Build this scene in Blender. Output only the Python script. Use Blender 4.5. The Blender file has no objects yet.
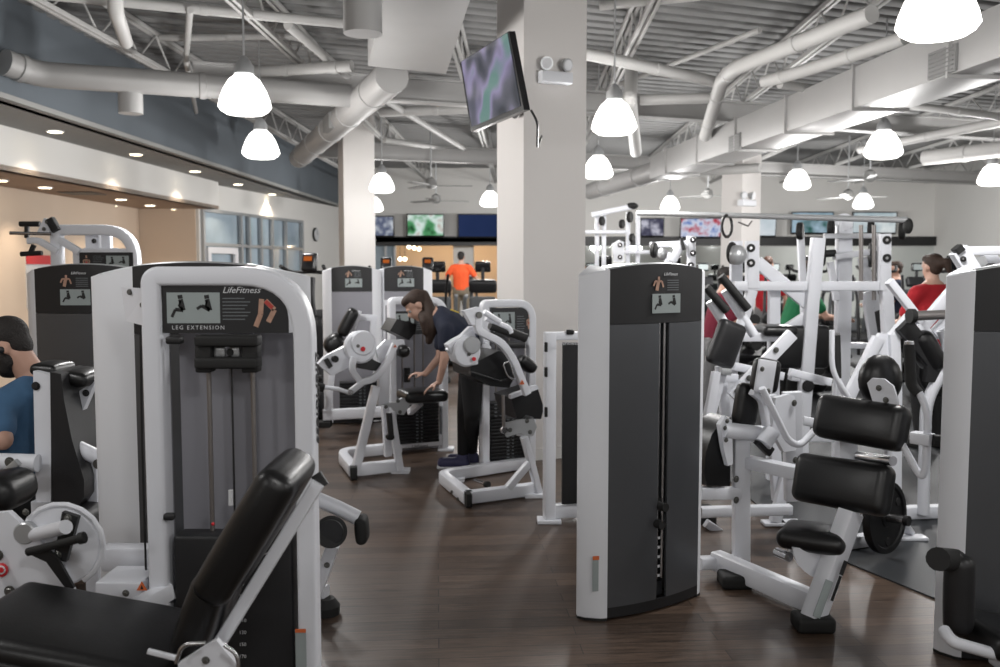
import bpy, bmesh, math, random
from mathutils import Vector, Matrix
random.seed(7)
F = 900.0; TH = math.atan(65.5/900.0); EYE = 1.6
SC = bpy.context.scene; COL = SC.collection
PI = math.pi
def V(*a): return Vector(a)
def P(px, py, Y):
    u = (px-500)/F; v = (333.5-py)/F
    d = V(u, math.cos(TH)+v*math.sin(TH), v*math.cos(TH)-math.sin(TH))
    t = Y/d.y
    return V(d.x*t, Y, EYE+d.z*t)
def ray(px, py):
    u = (px-500)/F; v = (333.5-py)/F
    return V(u, math.cos(TH)+v*math.sin(TH), v*math.cos(TH)-math.sin(TH))
def G(px, py, z=0.0):
    d = ray(px, py); t = (z-EYE)/d.z
    return V(d.x*t, d.y*t, z)
class Plane:
    """a vertical plane through ground point (x,y), running at angle deg from the X axis"""
    def __init__(s, x, y, deg):
        a = math.radians(deg); s.o = V(x, y, 0); s.d = V(math.cos(a), math.sin(a), 0); s.n = V(math.sin(a), -math.cos(a), 0)
    def __call__(s, px, py, off=0.0):
        d = ray(px, py); o = s.o+s.n*off
        c = V(0, 0, EYE)
        t = (o-c).dot(s.n)/d.dot(s.n)
        return c+d*t
# ---------------------------------------------------------------- mesh builder
def basis(d, up=None):
    d = d.normalized()
    if up is None or abs(d.dot(up.normalized())) > .995:
        up = V(0, 0, 1) if abs(d.z) < .95 else V(0, 1, 0)
    s = d.cross(up).normalized(); u = s.cross(d).normalized()
    return s, u, d
def frame(o, x, z=None):
    """matrix at o with x axis along x, z up-ish"""
    x = x.normalized(); z = z or V(0, 0, 1)
    y = z.cross(x).normalized(); z = x.cross(y)
    m = Matrix((x, y, z)).transposed().to_4x4(); m.translation = o
    return m
def sec(w, h, c=None, n=2):
    if c is None: c = min(w, h)*.16
    out = []
    for (sx, sy, a0) in ((1, 1, 0), (-1, 1, 90), (-1, -1, 180), (1, -1, 270)):
        for i in range(n+1):
            a = math.radians(a0+90*i/n)
            out.append((sx*(w/2-c)+c*math.cos(a), sy*(h/2-c)+c*math.sin(a)))
    return out
def circ(r, n=12): return [(r*math.cos(2*PI*i/n), r*math.sin(2*PI*i/n)) for i in range(n)]
def fillet(pts, r, n=5):
    out = [pts[0]]
    for i in range(1, len(pts)-1):
        a, b, c = pts[i-1], pts[i], pts[i+1]
        ra = r[i-1] if isinstance(r, (list, tuple)) else r
        d1 = (a-b); d2 = (c-b); l = min(ra, d1.length*.49, d2.length*.49)
        p0 = b+d1.normalized()*l; p2 = b+d2.normalized()*l
        for k in range(n+1):
            t = k/n; out.append(p0*(1-t)**2+b*2*t*(1-t)+p2*t*t)
    out.append(pts[-1]); return out
class MB:
    def __init__(s): s.v = []; s.f = []; s.m = []; s.cm = 0
    def add(s, vs, fs):
        b = len(s.v); s.v += [Vector(q) for q in vs]; s.f += [[i+b for i in f] for f in fs]; s.m += [s.cm]*len(fs); return s
    def loft(s, rings, cap=True, close=False):
        n = len(rings[0]); vs = [p for r in rings for p in r]; fs = []
        R = len(rings)
        for i in range(R if close else R-1):
            j = (i+1) % R
            for k in range(n):
                k2 = (k+1) % n
                fs.append([i*n+k, i*n+k2, j*n+k2, j*n+k])
        if cap and not close:
            fs.append(list(range(n))[::-1]); fs.append([(R-1)*n+k for k in range(n)])
        return s.add(vs, fs)
    def sweep(s, pts, section, up=None, scale=None, cap=True, close=False):
        """section: list of (side, up) ; mitred"""
        pts = [Vector(p) for p in pts]; rings = []; n = len(pts); pu = up
        for i, p in enumerate(pts):
            if close: a = (p-pts[i-1]).normalized(); b = (pts[(i+1) % n]-p).normalized()
            else:
                a = (p-pts[i-1]).normalized() if i else (pts[1]-p).normalized()
                b = (pts[i+1]-p).normalized() if i < n-1 else a
            t = a+b
            t = t.normalized() if t.length > 1e-6 else a
            S, U, D = basis(t, pu)
            if up is None: pu = U
            k = 1/max(.45, t.dot(a))
            bend = (b-a)
            sc = scale[i] if scale else 1
            ring = []
            for (x, y) in section:
                o = S*x*sc+U*y*sc
                if bend.length > 1e-5:
                    bd = (bend-t*bend.dot(t)); 
                    if bd.length > 1e-6:
                        bd.normalize(); o = o+bd*o.dot(bd)*(k-1)
                ring.append(p+o)
            rings.append(ring)
        return s.loft(rings, cap, close)
    def beam(s, a, b, w, h=None, up=None, c=None):
        return s.sweep([a, b], sec(w, h or w, c), up)
    def tube(s, pts, r, n=12, up=None, scale=None): return s.sweep(pts, circ(r, n), up, scale)
    def cyl(s, a, b, r, r2=None, n=20):
        return s.sweep([a, b], circ(r, n), None, [1, (r2 if r2 is not None else r)/r])
    def disc(s, c, ax, r, t, n=28, bev=.12):
        ax = Vector(ax).normalized(); e = min(t*.3, r*bev)
        c = Vector(c)
        return s.sweep([c-ax*t/2, c-ax*(t/2-e), c+ax*(t/2-e), c+ax*t/2], circ(r, n), None, [1-e/r, 1, 1, 1-e/r])
    def prism(s, poly, ext):
        ext = Vector(ext); n = len(poly); poly = [Vector(p) for p in poly]
        nn = V(0, 0, 0)
        for i in range(n): nn += (poly[i]-poly[0]).cross(poly[(i+1) % n]-poly[0])
        if nn.dot(ext) > 0: poly = poly[::-1]
        vs = poly+[p+ext for p in poly]
        fs = [list(range(n))]+[[n+i for i in range(n)][::-1]]+[[i, n+i, n+(i+1) % n, (i+1) % n] for i in range(n)]
        return s.add(vs, fs)
    def box(s, c, size, M=None):
        x, y, z = [q/2 for q in size]; vs = []
        for sx in (-1, 1):
            for sy in (-1, 1):
                for sz in (-1, 1):
                    p = V(sx*x, sy*y, sz*z)
                    if M: p = M @ p
                    vs.append(p+Vector(c))
        return s.add(vs, [[0, 1, 3, 2], [4, 6, 7, 5], [0, 4, 5, 1], [2, 3, 7, 6], [0, 2, 6, 4], [1, 5, 7, 3]])
    def rbox(s, c, size, r, M=None, n=4, bulge=0.0, g=3):
        """rounded box; M 3x3 orientation; bulge domes the broad faces"""
        hx, hy, hz = [q/2 for q in size]; r = min(r, hx, hy, hz)*.999
        c = Vector(c)
        def ax(h):
            o = [-h+r*(1-math.cos(PI/2*i/n)) for i in range(n)]
            m = [-(h-r)+2*(h-r)*i/g for i in range(g+1)]
            return o+m+[-q for q in o[::-1]]
        A = [ax(hx), ax(hy), ax(hz)]; H = (hx, hy, hz)
        for d in range(3):
            e, f = (d+1) % 3, (d+2) % 3
            for sg in (-1, 1):
                vs = []; ne, nf = len(A[e]), len(A[f])
                for a in A[e]:
                    for b in A[f]:
                        q = [0, 0, 0]; q[d] = sg*H[d]; q[e] = a; q[f] = b
                        i_ = V(*[max(-(H[k]-r), min(H[k]-r, q[k])) for k in range(3)])
                        dd = V(*q)-i_
                        p = i_+dd.normalized()*r if dd.length > 1e-9 else V(*q)
                        if bulge:
                            for k in range(3):
                                o1, o2 = (k+1) % 3, (k+2) % 3
                                w_ = (1-(p[o1]/H[o1])**2)*(1-(p[o2]/H[o2])**2)
                                if H[k] == min(H): p[k] += bulge*w_*(p[k]/H[k])
                        if M: p = M @ p
                        vs.append(p+c)
                fs = []
                for i in range(ne-1):
                    for j in range(nf-1):
                        qd = [i*nf+j, (i+1)*nf+j, (i+1)*nf+j+1, i*nf+j+1]
                        fs.append(qd if sg > 0 else qd[::-1])
                s.add(vs, fs)
        return s
    def pad(s, a, b, side, width, thick, r=None, bulge=.01):
        """cushion whose long axis runs a->b, width along side, given thickness"""
        a, b = Vector(a), Vector(b); x = (b-a); L = x.length; x.normalize()
        y = (Vector(side)-x*Vector(side).dot(x)).normalized(); z = x.cross(y)
        M = Matrix((x, y, z)).transposed()
        return s.rbox((a+b)/2, (L, width, thick), r or thick*.42, M, 4, bulge)
    def ball(s, c, r, n=12, M=None):
        r = (r, r, r) if not hasattr(r, '__len__') else r
        rings = []
        for i in range(1, n):
            a = PI*i/n
            rings.append([Vector(c)+(M or Matrix.Identity(3)) @ V(r[0]*math.sin(a)*math.cos(2*PI*k/(n+4)), r[1]*math.sin(a)*math.sin(2*PI*k/(n+4)), -r[2]*math.cos(a)) for k in range(n+4)])
        return s.loft(rings)
    def lathe(s, c, prof, ax=(0, 0, 1), n=28, cap=True):
        S, U, D = basis(Vector(ax)); c = Vector(c)
        return s.loft([[c+D*z+S*r*math.cos(2*PI*k/n)+U*r*math.sin(2*PI*k/n) for k in range(n)] for r, z in prof], cap)
    def build(s, name, mats, parent=None, local=False, sharp=38, label=None):
        me = bpy.data.meshes.new(name)
        off = V(0, 0, 0)
        if parent is not None and not local:
            off = Vector(parent['_o']) if '_o' in parent else V(0, 0, 0)
        me.from_pydata([tuple(v-off) for v in s.v], [], s.f)
        bm = bmesh.new(); bm.from_mesh(me); bmesh.ops.remove_doubles(bm, verts=bm.verts, dist=1e-5)
        bmesh.ops.recalc_face_normals(bm, faces=bm.faces); bm.to_mesh(me); bm.free()
        if not isinstance(mats, (list, tuple)): mats = [mats]
        for m in mats: me.materials.append(m)
        if len(mats) > 1 and len(me.polygons) == len(s.m):
            for p, i in zip(me.polygons, s.m): p.material_index = i
        for p in me.polygons: p.use_smooth = True
        me.set_sharp_from_angle(angle=math.radians(sharp))
        o = bpy.data.objects.new(name, me); COL.objects.link(o)
        if parent is not None: 
            o.parent = parent
            if '_o' in parent: o['_o'] = parent['_o']
        if label: o['label'] = label
        return o
def thing(name, label, cat, loc=(0, 0, 0), rz=0.0, group=None):
    o = bpy.data.objects.new(name, None); COL.objects.link(o)
    o.location = loc; o.rotation_euler = (0, 0, rz); o.empty_display_size = .1
    o['label'] = label; o['category'] = cat; o['_o'] = tuple(loc)
    if group: o['group'] = group
    return o
def tag(o, label, cat, group=None, kind=None):
    o['label'] = label; o['category'] = cat
    if group: o['group'] = group
    if kind: o['kind'] = kind
    return o
def struct(name, mb, m, parent=None, label=None, sharp=38):
    o = mb.build(name, m, parent, sharp=sharp)
    if parent is None: o['kind'] = 'structure'
    if label: o['label'] = label
    return o
def copy_tree(o, parent=None):
    c = o.copy(); COL.objects.link(c)
    if parent is not None: c.parent = parent
    for ch in [q for q in o.children]: copy_tree(ch, c)
    return c
def text(name, body, size, o, x, up, m, parent, local=False, spacing=1.0, shear=0.0, bold=0.0, align='LEFT'):
    cu = bpy.data.curves.new(name, 'FONT'); cu.body = body; cu.size = size; cu.extrude = .0006; cu.space_character = spacing
    cu.shear = shear; cu.offset = bold; cu.align_x = align; cu.resolution_u = 2
    ob = bpy.data.objects.new(name+'_tmp', cu); COL.objects.link(ob)
    bpy.context.view_layer.update()
    me = bpy.data.meshes.new_from_object(ob); bpy.data.objects.remove(ob); bpy.data.curves.remove(cu)
    x = Vector(x).normalized(); z = x.cross(Vector(up)).normalized(); y = z.cross(x)
    M = Matrix((x, y, z)).transposed().to_4x4()
    off = V(0, 0, 0)
    if parent is not None and not local and '_o' in parent: off = Vector(parent['_o'])
    M.translation = Vector(o)-off
    me.transform(M); me.materials.clear(); me.materials.append(m); me.name = name
    t = bpy.data.objects.new(name, me); COL.objects.link(t)
    if parent is not None: t.parent = parent
    return t
# ---------------------------------------------------------------- materials
def mat(name, col, rough=.5, metal=0.0, noise=0.0, nscale=20.0, bump=0.0, coat=0.0, emit=None, es=1.0, spec=None, bscale=None):
    m = bpy.data.materials.new(name); m.use_nodes = True
    nt = m.node_tree; b = nt.nodes['Principled BSDF']
    b.inputs['Base Color'].default_value = (*col, 1); b.inputs['Roughness'].default_value = rough; b.inputs['Metallic'].default_value = metal
    if coat: b.inputs['Coat Weight'].default_value = coat; b.inputs['Coat Roughness'].default_value = .15
    if spec is not None: b.inputs['Specular IOR Level'].default_value = spec
    if emit: b.inputs['Emission Color'].default_value = (*emit, 1); b.inputs['Emission Strength'].default_value = es
    tc = nt.nodes.new('ShaderNodeTexCoord')
    n = nt.nodes.new('ShaderNodeTexNoise'); n.inputs['Scale'].default_value = nscale; n.inputs['Detail'].default_value = 4
    nt.links.new(tc.outputs['Object'], n.inputs['Vector'])
    mx = nt.nodes.new('ShaderNodeMix'); mx.data_type = 'RGBA'
    mx.inputs[6].default_value = (*[c*(1-noise) for c in col], 1); mx.inputs[7].default_value = (*[min(1, c*(1+noise)) for c in col], 1)
    nt.links.new(n.outputs['Fac'], mx.inputs[0]); nt.links.new(mx.outputs[2], b.inputs['Base Color'])
    if bump:
        n2 = nt.nodes.new('ShaderNodeTexNoise'); n2.inputs['Scale'].default_value = bscale or nscale*4
        nt.links.new(tc.outputs['Object'], n2.inputs['Vector'])
        bp = nt.nodes.new('ShaderNodeBump'); bp.inputs['Strength'].default_value = bump; bp.inputs['Distance'].default_value = .01
        nt.links.new(n2.outputs['Fac'], bp.inputs['Height']); nt.links.new(bp.outputs['Normal'], b.inputs['Normal'])
    return m
M = {}
M['white'] = mat('white powder coat', (.70, .715, .76), .38, noise=.03, nscale=3)
M['white2'] = mat('white satin panel', (.72, .735, .77), .42, noise=.02, nscale=3)
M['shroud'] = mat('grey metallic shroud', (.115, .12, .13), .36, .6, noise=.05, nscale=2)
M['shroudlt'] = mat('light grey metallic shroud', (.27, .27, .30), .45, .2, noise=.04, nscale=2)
M['char'] = mat('charcoal plastic', (.010, .010, .0115), .5, noise=.1)
M['black'] = mat('black paint', (.012, .012, .013), .45, noise=.1)
M['vinyl'] = mat('black vinyl', (.0055, .0055, .006), .36, noise=.15, nscale=9, bump=.06, bscale=160)
M['vinyl2'] = mat('charcoal vinyl', (.014, .014, .0155), .42, noise=.15, nscale=9, bump=.06, bscale=160)
M['rubber'] = mat('black rubber', (.009, .009, .009), .7, noise=.15)
M['steel'] = mat('brushed steel', (.55, .55, .56), .25, 1.0, noise=.05)
M['rod'] = mat('grey steel rod', (.30, .28, .27), .35, .8, noise=.05)
M['silver'] = mat('silver plastic', (.45, .46, .47), .35, .5)
M['bolt'] = mat('bolt', (.16, .16, .15), .4, .8)
M['pane'] = mat('placard picture', (.30, .34, .34), .5, noise=.05)
M['print'] = mat('white print', (.62, .63, .65), .6)
M['printgrey'] = mat('grey print', (.13, .14, .15), .6)
M['flesh'] = mat('anatomy print', (.42, .25, .18), .6, noise=.3, nscale=60)
M['muscle'] = mat('muscle print', (.45, .05, .04), .6, noise=.2)
M['orange'] = mat('warning orange', (.62, .14, .04), .6)
M['red'] = mat('red badge', (.6, .02, .03), .4)
M['plate'] = mat('black iron', (.007, .007, .008), .38, .3, noise=.2)
M['wall'] = mat('white wall paint', (.74, .73, .705), .8, noise=.03, nscale=1.2)
M['colw'] = mat('column paint', (.68, .655, .635), .75, noise=.02, nscale=1.2)
M['gray'] = mat('slate paint', (.125, .145, .165), .85, noise=.04, nscale=1.5)
M['soffit'] = mat('soffit paint', (.30, .30, .29), .85, noise=.04, nscale=1.5)
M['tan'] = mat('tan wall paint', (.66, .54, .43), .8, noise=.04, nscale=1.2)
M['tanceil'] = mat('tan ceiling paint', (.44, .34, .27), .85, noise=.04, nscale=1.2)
M['duct'] = mat('painted duct', (.37, .365, .36), .5, .15, noise=.05, nscale=4)
M['pipe'] = mat('painted pipe', (.44, .435, .425), .55, noise=.05, nscale=4)
M['grille'] = mat('vent grille', (.22, .22, .215), .6)
M['frame'] = mat('aluminium frame', (.42, .43, .44), .4, .5)
M['plastic'] = mat('black gloss plastic', (.01, .01, .011), .25)
M['chair'] = mat('grey textile', (.08, .085, .09), .7, noise=.1)
def emis(name, col, st):
    m = bpy.data.materials.new(name); m.use_nodes = True; nt = m.node_tree; nt.nodes.clear()
    e = nt.nodes.new('ShaderNodeEmission'); o = nt.nodes.new('ShaderNodeOutputMaterial')
    e.inputs[0].default_value = (*col, 1); e.inputs[1].default_value = st; nt.links.new(e.outputs[0], o.inputs[0]); return m
M['lamp'] = emis('lamp shade glow', (1, .975, .93), 3.6)
M['down'] = emis('downlight glow', (1, .86, .6), 6)
M['console'] = emis('console display', (1, .25, .05), .3)
def screen(name, cols, scale, st, seed=0):
    m = bpy.data.materials.new(name); m.use_nodes = True; nt = m.node_tree; nt.nodes.clear()
    e = nt.nodes.new('ShaderNodeEmission'); o = nt.nodes.new('ShaderNodeOutputMaterial')
    tc = nt.nodes.new('ShaderNodeTexCoord'); mp = nt.nodes.new('ShaderNodeMapping'); mp.inputs['Location'].default_value = (seed, seed*.7, seed*1.3)
    n = nt.nodes.new('ShaderNodeTexNoise'); n.inputs['Scale'].default_value = scale; n.inputs['Detail'].default_value = 2; n.inputs['Roughness'].default_value = .45
    r = nt.nodes.new('ShaderNodeValToRGB')
    el = r.color_ramp.elements
    for i, c in enumerate(cols):
        pos = .3+.4*i/max(1, len(cols)-1)
        if i < 2: el[i].position = pos; el[i].color = (*c, 1)
        else: q = el.new(pos); q.color = (*c, 1)
    nt.links.new(tc.outputs['Object'], mp.inputs[0]); nt.links.new(mp.outputs[0], n.inputs['Vector']); nt.links.new(n.outputs['Fac'], r.inputs[0])
    nt.links.new(r.outputs[0], e.inputs[0]); e.inputs[1].default_value = st; nt.links.new(e.outputs[0], o.inputs[0]); return m
def floor_mat():
    m = bpy.data.materials.new('dark wood planks'); m.use_nodes = True; nt = m.node_tree; b = nt.nodes['Principled BSDF']
    tc = nt.nodes.new('ShaderNodeTexCoord'); mp = nt.nodes.new('ShaderNodeMapping'); mp.inputs['Rotation'].default_value = (0, 0, math.radians(-4))
    nt.links.new(tc.outputs['Object'], mp.inputs[0])
    br = nt.nodes.new('ShaderNodeTexBrick'); br.inputs['Scale'].default_value = 1; br.inputs['Brick Width'].default_value = 1.2; br.inputs['Row Height'].default_value = .1
    br.inputs['Mortar Size'].default_value = .0022; br.inputs['Color1'].default_value = (.050, .034, .025, 1); br.inputs['Color2'].default_value = (.105, .073, .054, 1)
    br.inputs['Mortar'].default_value = (.012, .009, .008, 1); br.inputs['Bias'].default_value = 0
    nt.links.new(mp.outputs[0], br.inputs['Vector'])
    m2 = nt.nodes.new('ShaderNodeMapping'); m2.inputs['Scale'].default_value = (2.6, 24, 1); nt.links.new(mp.outputs[0], m2.inputs[0])
    n = nt.nodes.new('ShaderNodeTexNoise'); n.inputs['Scale'].default_value = 2.2; n.inputs['Detail'].default_value = 6; n.inputs['Roughness'].default_value = .65
    nt.links.new(m2.outputs[0], n.inputs['Vector'])
    mx = nt.nodes.new('ShaderNodeMix'); mx.data_type = 'RGBA'; mx.blend_type = 'MULTIPLY'; mx.inputs[0].default_value = 1
    cr = nt.nodes.new('ShaderNodeValToRGB'); cr.color_ramp.elements[0].position = .3; cr.color_ramp.elements[0].color = (.45, .42, .4, 1); cr.color_ramp.elements[1].position = .72; cr.color_ramp.elements[1].color = (1.5, 1.45, 1.4, 1)
    nt.links.new(n.outputs['Fac'], cr.inputs[0]); nt.links.new(br.outputs['Color'], mx.inputs[6]); nt.links.new(cr.outputs[0], mx.inputs[7])
    nt.links.new(mx.outputs[2], b.inputs['Base Color'])
    rr = nt.nodes.new('ShaderNodeMapRange'); rr.inputs[3].default_value = .26; rr.inputs[4].default_value = .5
    nt.links.new(n.outputs['Fac'], rr.inputs[0]); nt.links.new(rr.outputs[0], b.inputs['Roughness'])
    bp = nt.nodes.new('ShaderNodeBump'); bp.inputs['Strength'].default_value = .25; bp.inputs['Distance'].default_value = .004
    nt.links.new(n.outputs['Fac'], bp.inputs['Height']); nt.links.new(bp.outputs['Normal'], b.inputs['Normal'])
    return m
M['floor'] = floor_mat()
M['mat'] = mat('rubber gym flooring', (.026, .029, .033), .55, noise=.35, nscale=90, bump=.1)
def mirror_mat():
    m = bpy.data.materials.new('wall mirror'); m.use_nodes = True; b = m.node_tree.nodes['Principled BSDF']
    b.inputs['Base Color'].default_value = (.80, .84, .83, 1); b.inputs['Metallic'].default_value = 1; b.inputs['Roughness'].default_value = .03; return m
M['mirror'] = mirror_mat()
M['glass'] = mat('glass with painted reflections', (.38, .47, .54), .06, .0, noise=.5, nscale=1.1, spec=.8)  # opaque panes: pale blue reflections put into the colour as noise
# ================================================================ ROOM
CH = 4.2
BX = lambda y: -5.05+.035*(y-1)       # slate bulkhead line
FX = lambda y: -6.07+.047*y           # white fascia line
def wallslab(mb, a, b, z0, z1, t):
    a = V(a[0], a[1], 0); b = V(b[0], b[1], 0); n = (b-a).normalized().cross(V(0, 0, 1))*t
    mb.prism([a+V(0, 0, z0), b+V(0, 0, z0), b+V(0, 0, z1), a+V(0, 0, z1)], n)
b = MB(); b.box((0, 10.5, -.1), (34, 46, .2)); struct('floor', b, M['floor'])
b = MB(); b.prism([V(2.62, 3.0, .001), V(12, 3.0, .001), V(12, 23.9, .001), V(-1.2, 23.9, .001), V(-1.2, 16, .001), V(1.7, 8, .001), V(1.75, 5.1, .001)], (0, 0, .008))
struct('floor_rubber', b, M['mat'])
# corrugated ceiling deck with ribs
b = MB(); b.box((0, 10.5, CH+.16), (34, 46, .1))
ca, sa = math.cos(math.radians(20)), math.sin(math.radians(20))
for k in range(-44, 130):
    c0 = V(0, k*.26, CH+.07); d = V(ca, sa, 0)
    p0 = c0-d*18; p1 = c0+d*18
    if p1.y < -10 or p0.y > 27: continue
    b.beam(p0, p1, .15, .08, c=.02)
b.cm = 0
M['deck'] = mat('painted steel deck', (.22, .22, .218), .7, noise=.08, nscale=1.5)
struct('ceiling', b, M['deck'])
# back wall (with an opening on its left part)
b = MB()
wallslab(b, (-8, 24.2), (-3.55, 24.2), 0, CH+.1, .2); wallslab(b, (-3.55, 24.2), (-.05, 24.2), 2.32, CH+.1, .2); wallslab(b, (-.05, 24.2), (12, 24.2), 0, CH+.1, .2)
struct('wall_back', b, M['wall'])
b = MB(); wallslab(b, (11.7, 24.3), (11.7, -9), 0, CH+.1, .2); struct('wall_right', b, M['wall'])
b = MB(); wallslab(b, (13, -9), (-12, -9), 0, CH+.1, .2); struct('wall_front', b, M['wall'])
b = MB(); b.prism([V(-9, -8.99, 0), V(-2, -8.99, 0), V(-2, -8.99, 2.7), V(-9, -8.99, 2.7)], (0, .03, 0)); struct('trim_reception', b, M['tan'])
# mirrors
b = MB(); b.box((6.5, 23.97, 1.12), (10.2, .04, 2.1)); struct('trim_mirror', b, M['mirror'])
b = MB(); b.box((11.67, 15.5, 1.35), (.04, 16.8, 2.6)); struct('trim_mirror_side', b, M['mirror'])
b = MB(); b.box((4.1, 23.9, 2.31), (15.1, .16, .24)); struct('trim_shelf', b, M['black'])
b = MB(); b.box((-1.6, 23.9, 2.34), (3.4, .16, .12)); struct('trim_shelf_left', b, M['black'])
# left side: slate bulkhead, soffit, white fascia, tan alcove
b = MB(); wallslab(b, (BX(-9), -9), (BX(24), 24), 3.2, CH+.1, -.1); struct('wall_bulkhead', b, M['gray'])
b = MB(); b.prism([V(BX(-9)+.1, -9, 3.2), V(BX(24)+.1, 24, 3.2), V(FX(24)-1, 24, 3.2), V(FX(-9)-.2, -9, 3.2)], (0, 0, .05)); struct('ceiling_soffit', b, M['soffit'])
b = MB(); wallslab(b, (FX(-9), -9), (FX(17), 17), 2.7, 3.2, -.12); struct('wall_fascia', b, M['wall'])
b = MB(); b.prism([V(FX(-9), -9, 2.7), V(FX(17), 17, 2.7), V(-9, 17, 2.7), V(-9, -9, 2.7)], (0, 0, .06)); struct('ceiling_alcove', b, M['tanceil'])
b = MB(); wallslab(b, (-6.72, -9), (-6.72, 17), 0, 2.75, -.15); struct('wall_left', b, M['tan'])
b = MB(); wallslab(b, (-7.1, 16.88), (-5.68, 16.88), 0, 2.75, -.15); struct('wall_alcove_end', b, M['tan'])
b = MB(); wallslab(b, (-5.7, 16.86), (-5.2, 16.86), 2.7, 3.2, -.1)
# splayed white wall holding the glazed front
A = V(-5.62, 16.9, 0); B = V(-4.22, 24.1, 0); dW = (B-A).normalized(); LW = (B-A).length; nW = V(dW.y, -dW.x, 0)
def wp(s, z, o=0): return A+dW*s+V(0, 0, z)+nW*o
s0, s1, zt = .1, 4.67, 2.72
b = MB()
def wq(m, sa_, sb_, za, zb, t=-.15, o=0): m.prism([wp(sa_, za, o), wp(sb_, za, o), wp(sb_, zb, o), wp(sa_, zb, o)], nW*t)
wq(b, 0, s0, 0, 3.25); wq(b, s0, s1, zt, 3.25); wq(b, s1, LW, 0, 3.25)
struct('wall_splayed', b, M['wall'])
# glazed front: frame (mullions) and panes
wf = MB()
cuts = [s0, 1.6, 1.95, 2.5, 3.05, 3.75, s1]
for i, c in enumerate(cuts): wq(wf, c-.035, c+.035, 0, zt, .06)
for z in (0.03, zt-.03): wq(wf, s0, s1, z-.03, z+.03, .06)
wq(wf, s0, s1, 2.02, 2.08, .05)
wo = wf.build('window_1', M['frame']); wo['kind'] = 'structure'
for i in range(6):
    g = MB(); wq(g, cuts[i]+.03, cuts[i+1]-.03, .05, zt-.05, -.02, -.03); g.build('pane', M['glass'], wo)
# door leaf in the first bay
dd = MB(); wq(dd, s0+.08, s0+.2, 0, 2.0, .05, .03); wq(dd, 1.25, 1.38, 0, 2.0, .05, .03); wq(dd, s0+.2, 1.25, 1.88, 2.0, .05, .03); wq(dd, s0+.2, 1.25, 0, .15, .05, .03)
do = dd.build('door_1', M['white']); do['kind'] = 'structure'
hh = MB(); hh.tube([wp(1.3, .95, .07), wp(1.3, .95, .13), wp(1.3, 1.25, .13), wp(1.3, 1.25, .07)], .012); hh.build('door_handle', M['steel'], do)
# wall clock on the splayed wall
ck = thing('wall_clock', 'small round white wall clock with a dark rim beside the glazed front', 'clock', tuple(wp(5.5, 2.42)))
c = MB(); c.disc(wp(5.5, 2.42, .03), nW, .17, .05); c.build('rim', M['black'], ck)
c = MB(); c.disc(wp(5.5, 2.42, .06), nW, .145, .015); c.build('face', M['print'], ck)
c = MB(); c.beam(wp(5.5, 2.42, .07), wp(5.5, 2.53, .07), .012, .004); c.beam(wp(5.5, 2.42, .07), wp(5.57, 2.45, .07), .012, .004); c.build('hands', M['black'], ck)
# vent grille on white wall
c = MB(); c.box(wp(.32, 2.93, .01), (.012, .3, .26), Matrix.Rotation(math.atan2(dW.y, dW.x)-PI/2, 3, 'Z'))
for k in range(7): c.beam(wp(.2, 2.83+k*.033, .025), wp(.45, 2.83+k*.033, .025), .012, .008)
tag(c.build('wall_vent', M['grille']), 'square grey louvred vent above the glazed front', 'vent')
# room behind the opening
b = MB(); b.box((-3, 29.1, 1.4), (10, .2, 2.8)); struct('wall_reception', b, M['tan'])
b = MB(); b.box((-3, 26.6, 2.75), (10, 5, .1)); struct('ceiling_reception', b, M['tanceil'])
b = MB(); b.box((.4, 26.6, 1.4), (.12, 5, 2.8)); b.box((-1.0, 24.9, 1.2), (.55, .5, 2.4)); struct('wall_reception_side', b, M['wall'])
b = MB()
for x in (-3.45, -3.05, -2.8): b.box((x, 24.1, 1.15), (.06, .08, 2.3))
b.box((-3.1, 24.1, 1.5), (.7, .06, .05))
o = struct('window_2', b, M['frame']); g = MB(); g.box((-3.12, 24.14, 1.15), (.66, .02, 2.3)); g.build('pane', M['glass'], o)
# columns
def column(name, cx, cy, w, d, yaw):
    b = MB(); Mx = Matrix.Rotation(math.radians(yaw), 3, 'Z')
    b.box((cx, cy, CH/2+.05), (w, d, CH+.1), Mx); struct(name, b, M['colw'])
    b = MB(); b.box((cx, cy, .05), (w+.03, d+.03, .1), Mx); struct('baseboard_'+name, b, M['wall'])
column('wall_column_centre', .345, 7.75, .565, .58, 22)
column('wall_column_left', -2.42, 15.3, .52, .5, 20)
column('wall_column_right', 4.25, 16.0, .47, .47, 33)

# ================================================================ CEILING SERVICES
def cyl_obj(name, pts, r, label, cat, group=None, m='pipe', fil=.25, bands=0, n=16):
    t = thing(name, label, cat, tuple(pts[0]), 0, group)
    b = MB(); pp = fillet(pts, fil, 5) if len(pts) > 2 else pts
    b.tube(pp, r, n); b.build('tube', M[m], t)
    if bands:
        for i in range(len(pts)-1):
            L = (pts[i+1]-pts[i]).length; d = (pts[i+1]-pts[i]).normalized(); k = max(1, int(L/bands))
            for j in range(k):
                q = pts[i]+d*L*(j+.5)/k; b = MB(); b.sweep([q-d*.035, q-d*.03, q+d*.03, q+d*.035], circ(r*1.0, n), None, [1.0, 1.1, 1.1, 1.0]); b.build('coupling', M[m], t)
    return t
def hz(px, py, h):           # point at height h seen at pixel
    return G(px, py, h)
# big round supply duct across the upper left
rd = cyl_obj('round_duct', [hz(4, 62, 3.55), hz(36, 74, 3.5), hz(350, 96, 3.5)], .125, 'long painted round duct crossing in front of the slate bulkhead', 'duct', m='duct', bands=1.6, fil=.15, n=24)
b = MB(); p = hz(130, 82, 3.5); b.cyl(p+V(0, 0, -.04), p+V(0, 0, -.32), .12); b.build('duct_stub', M['duct'], rd)
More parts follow.
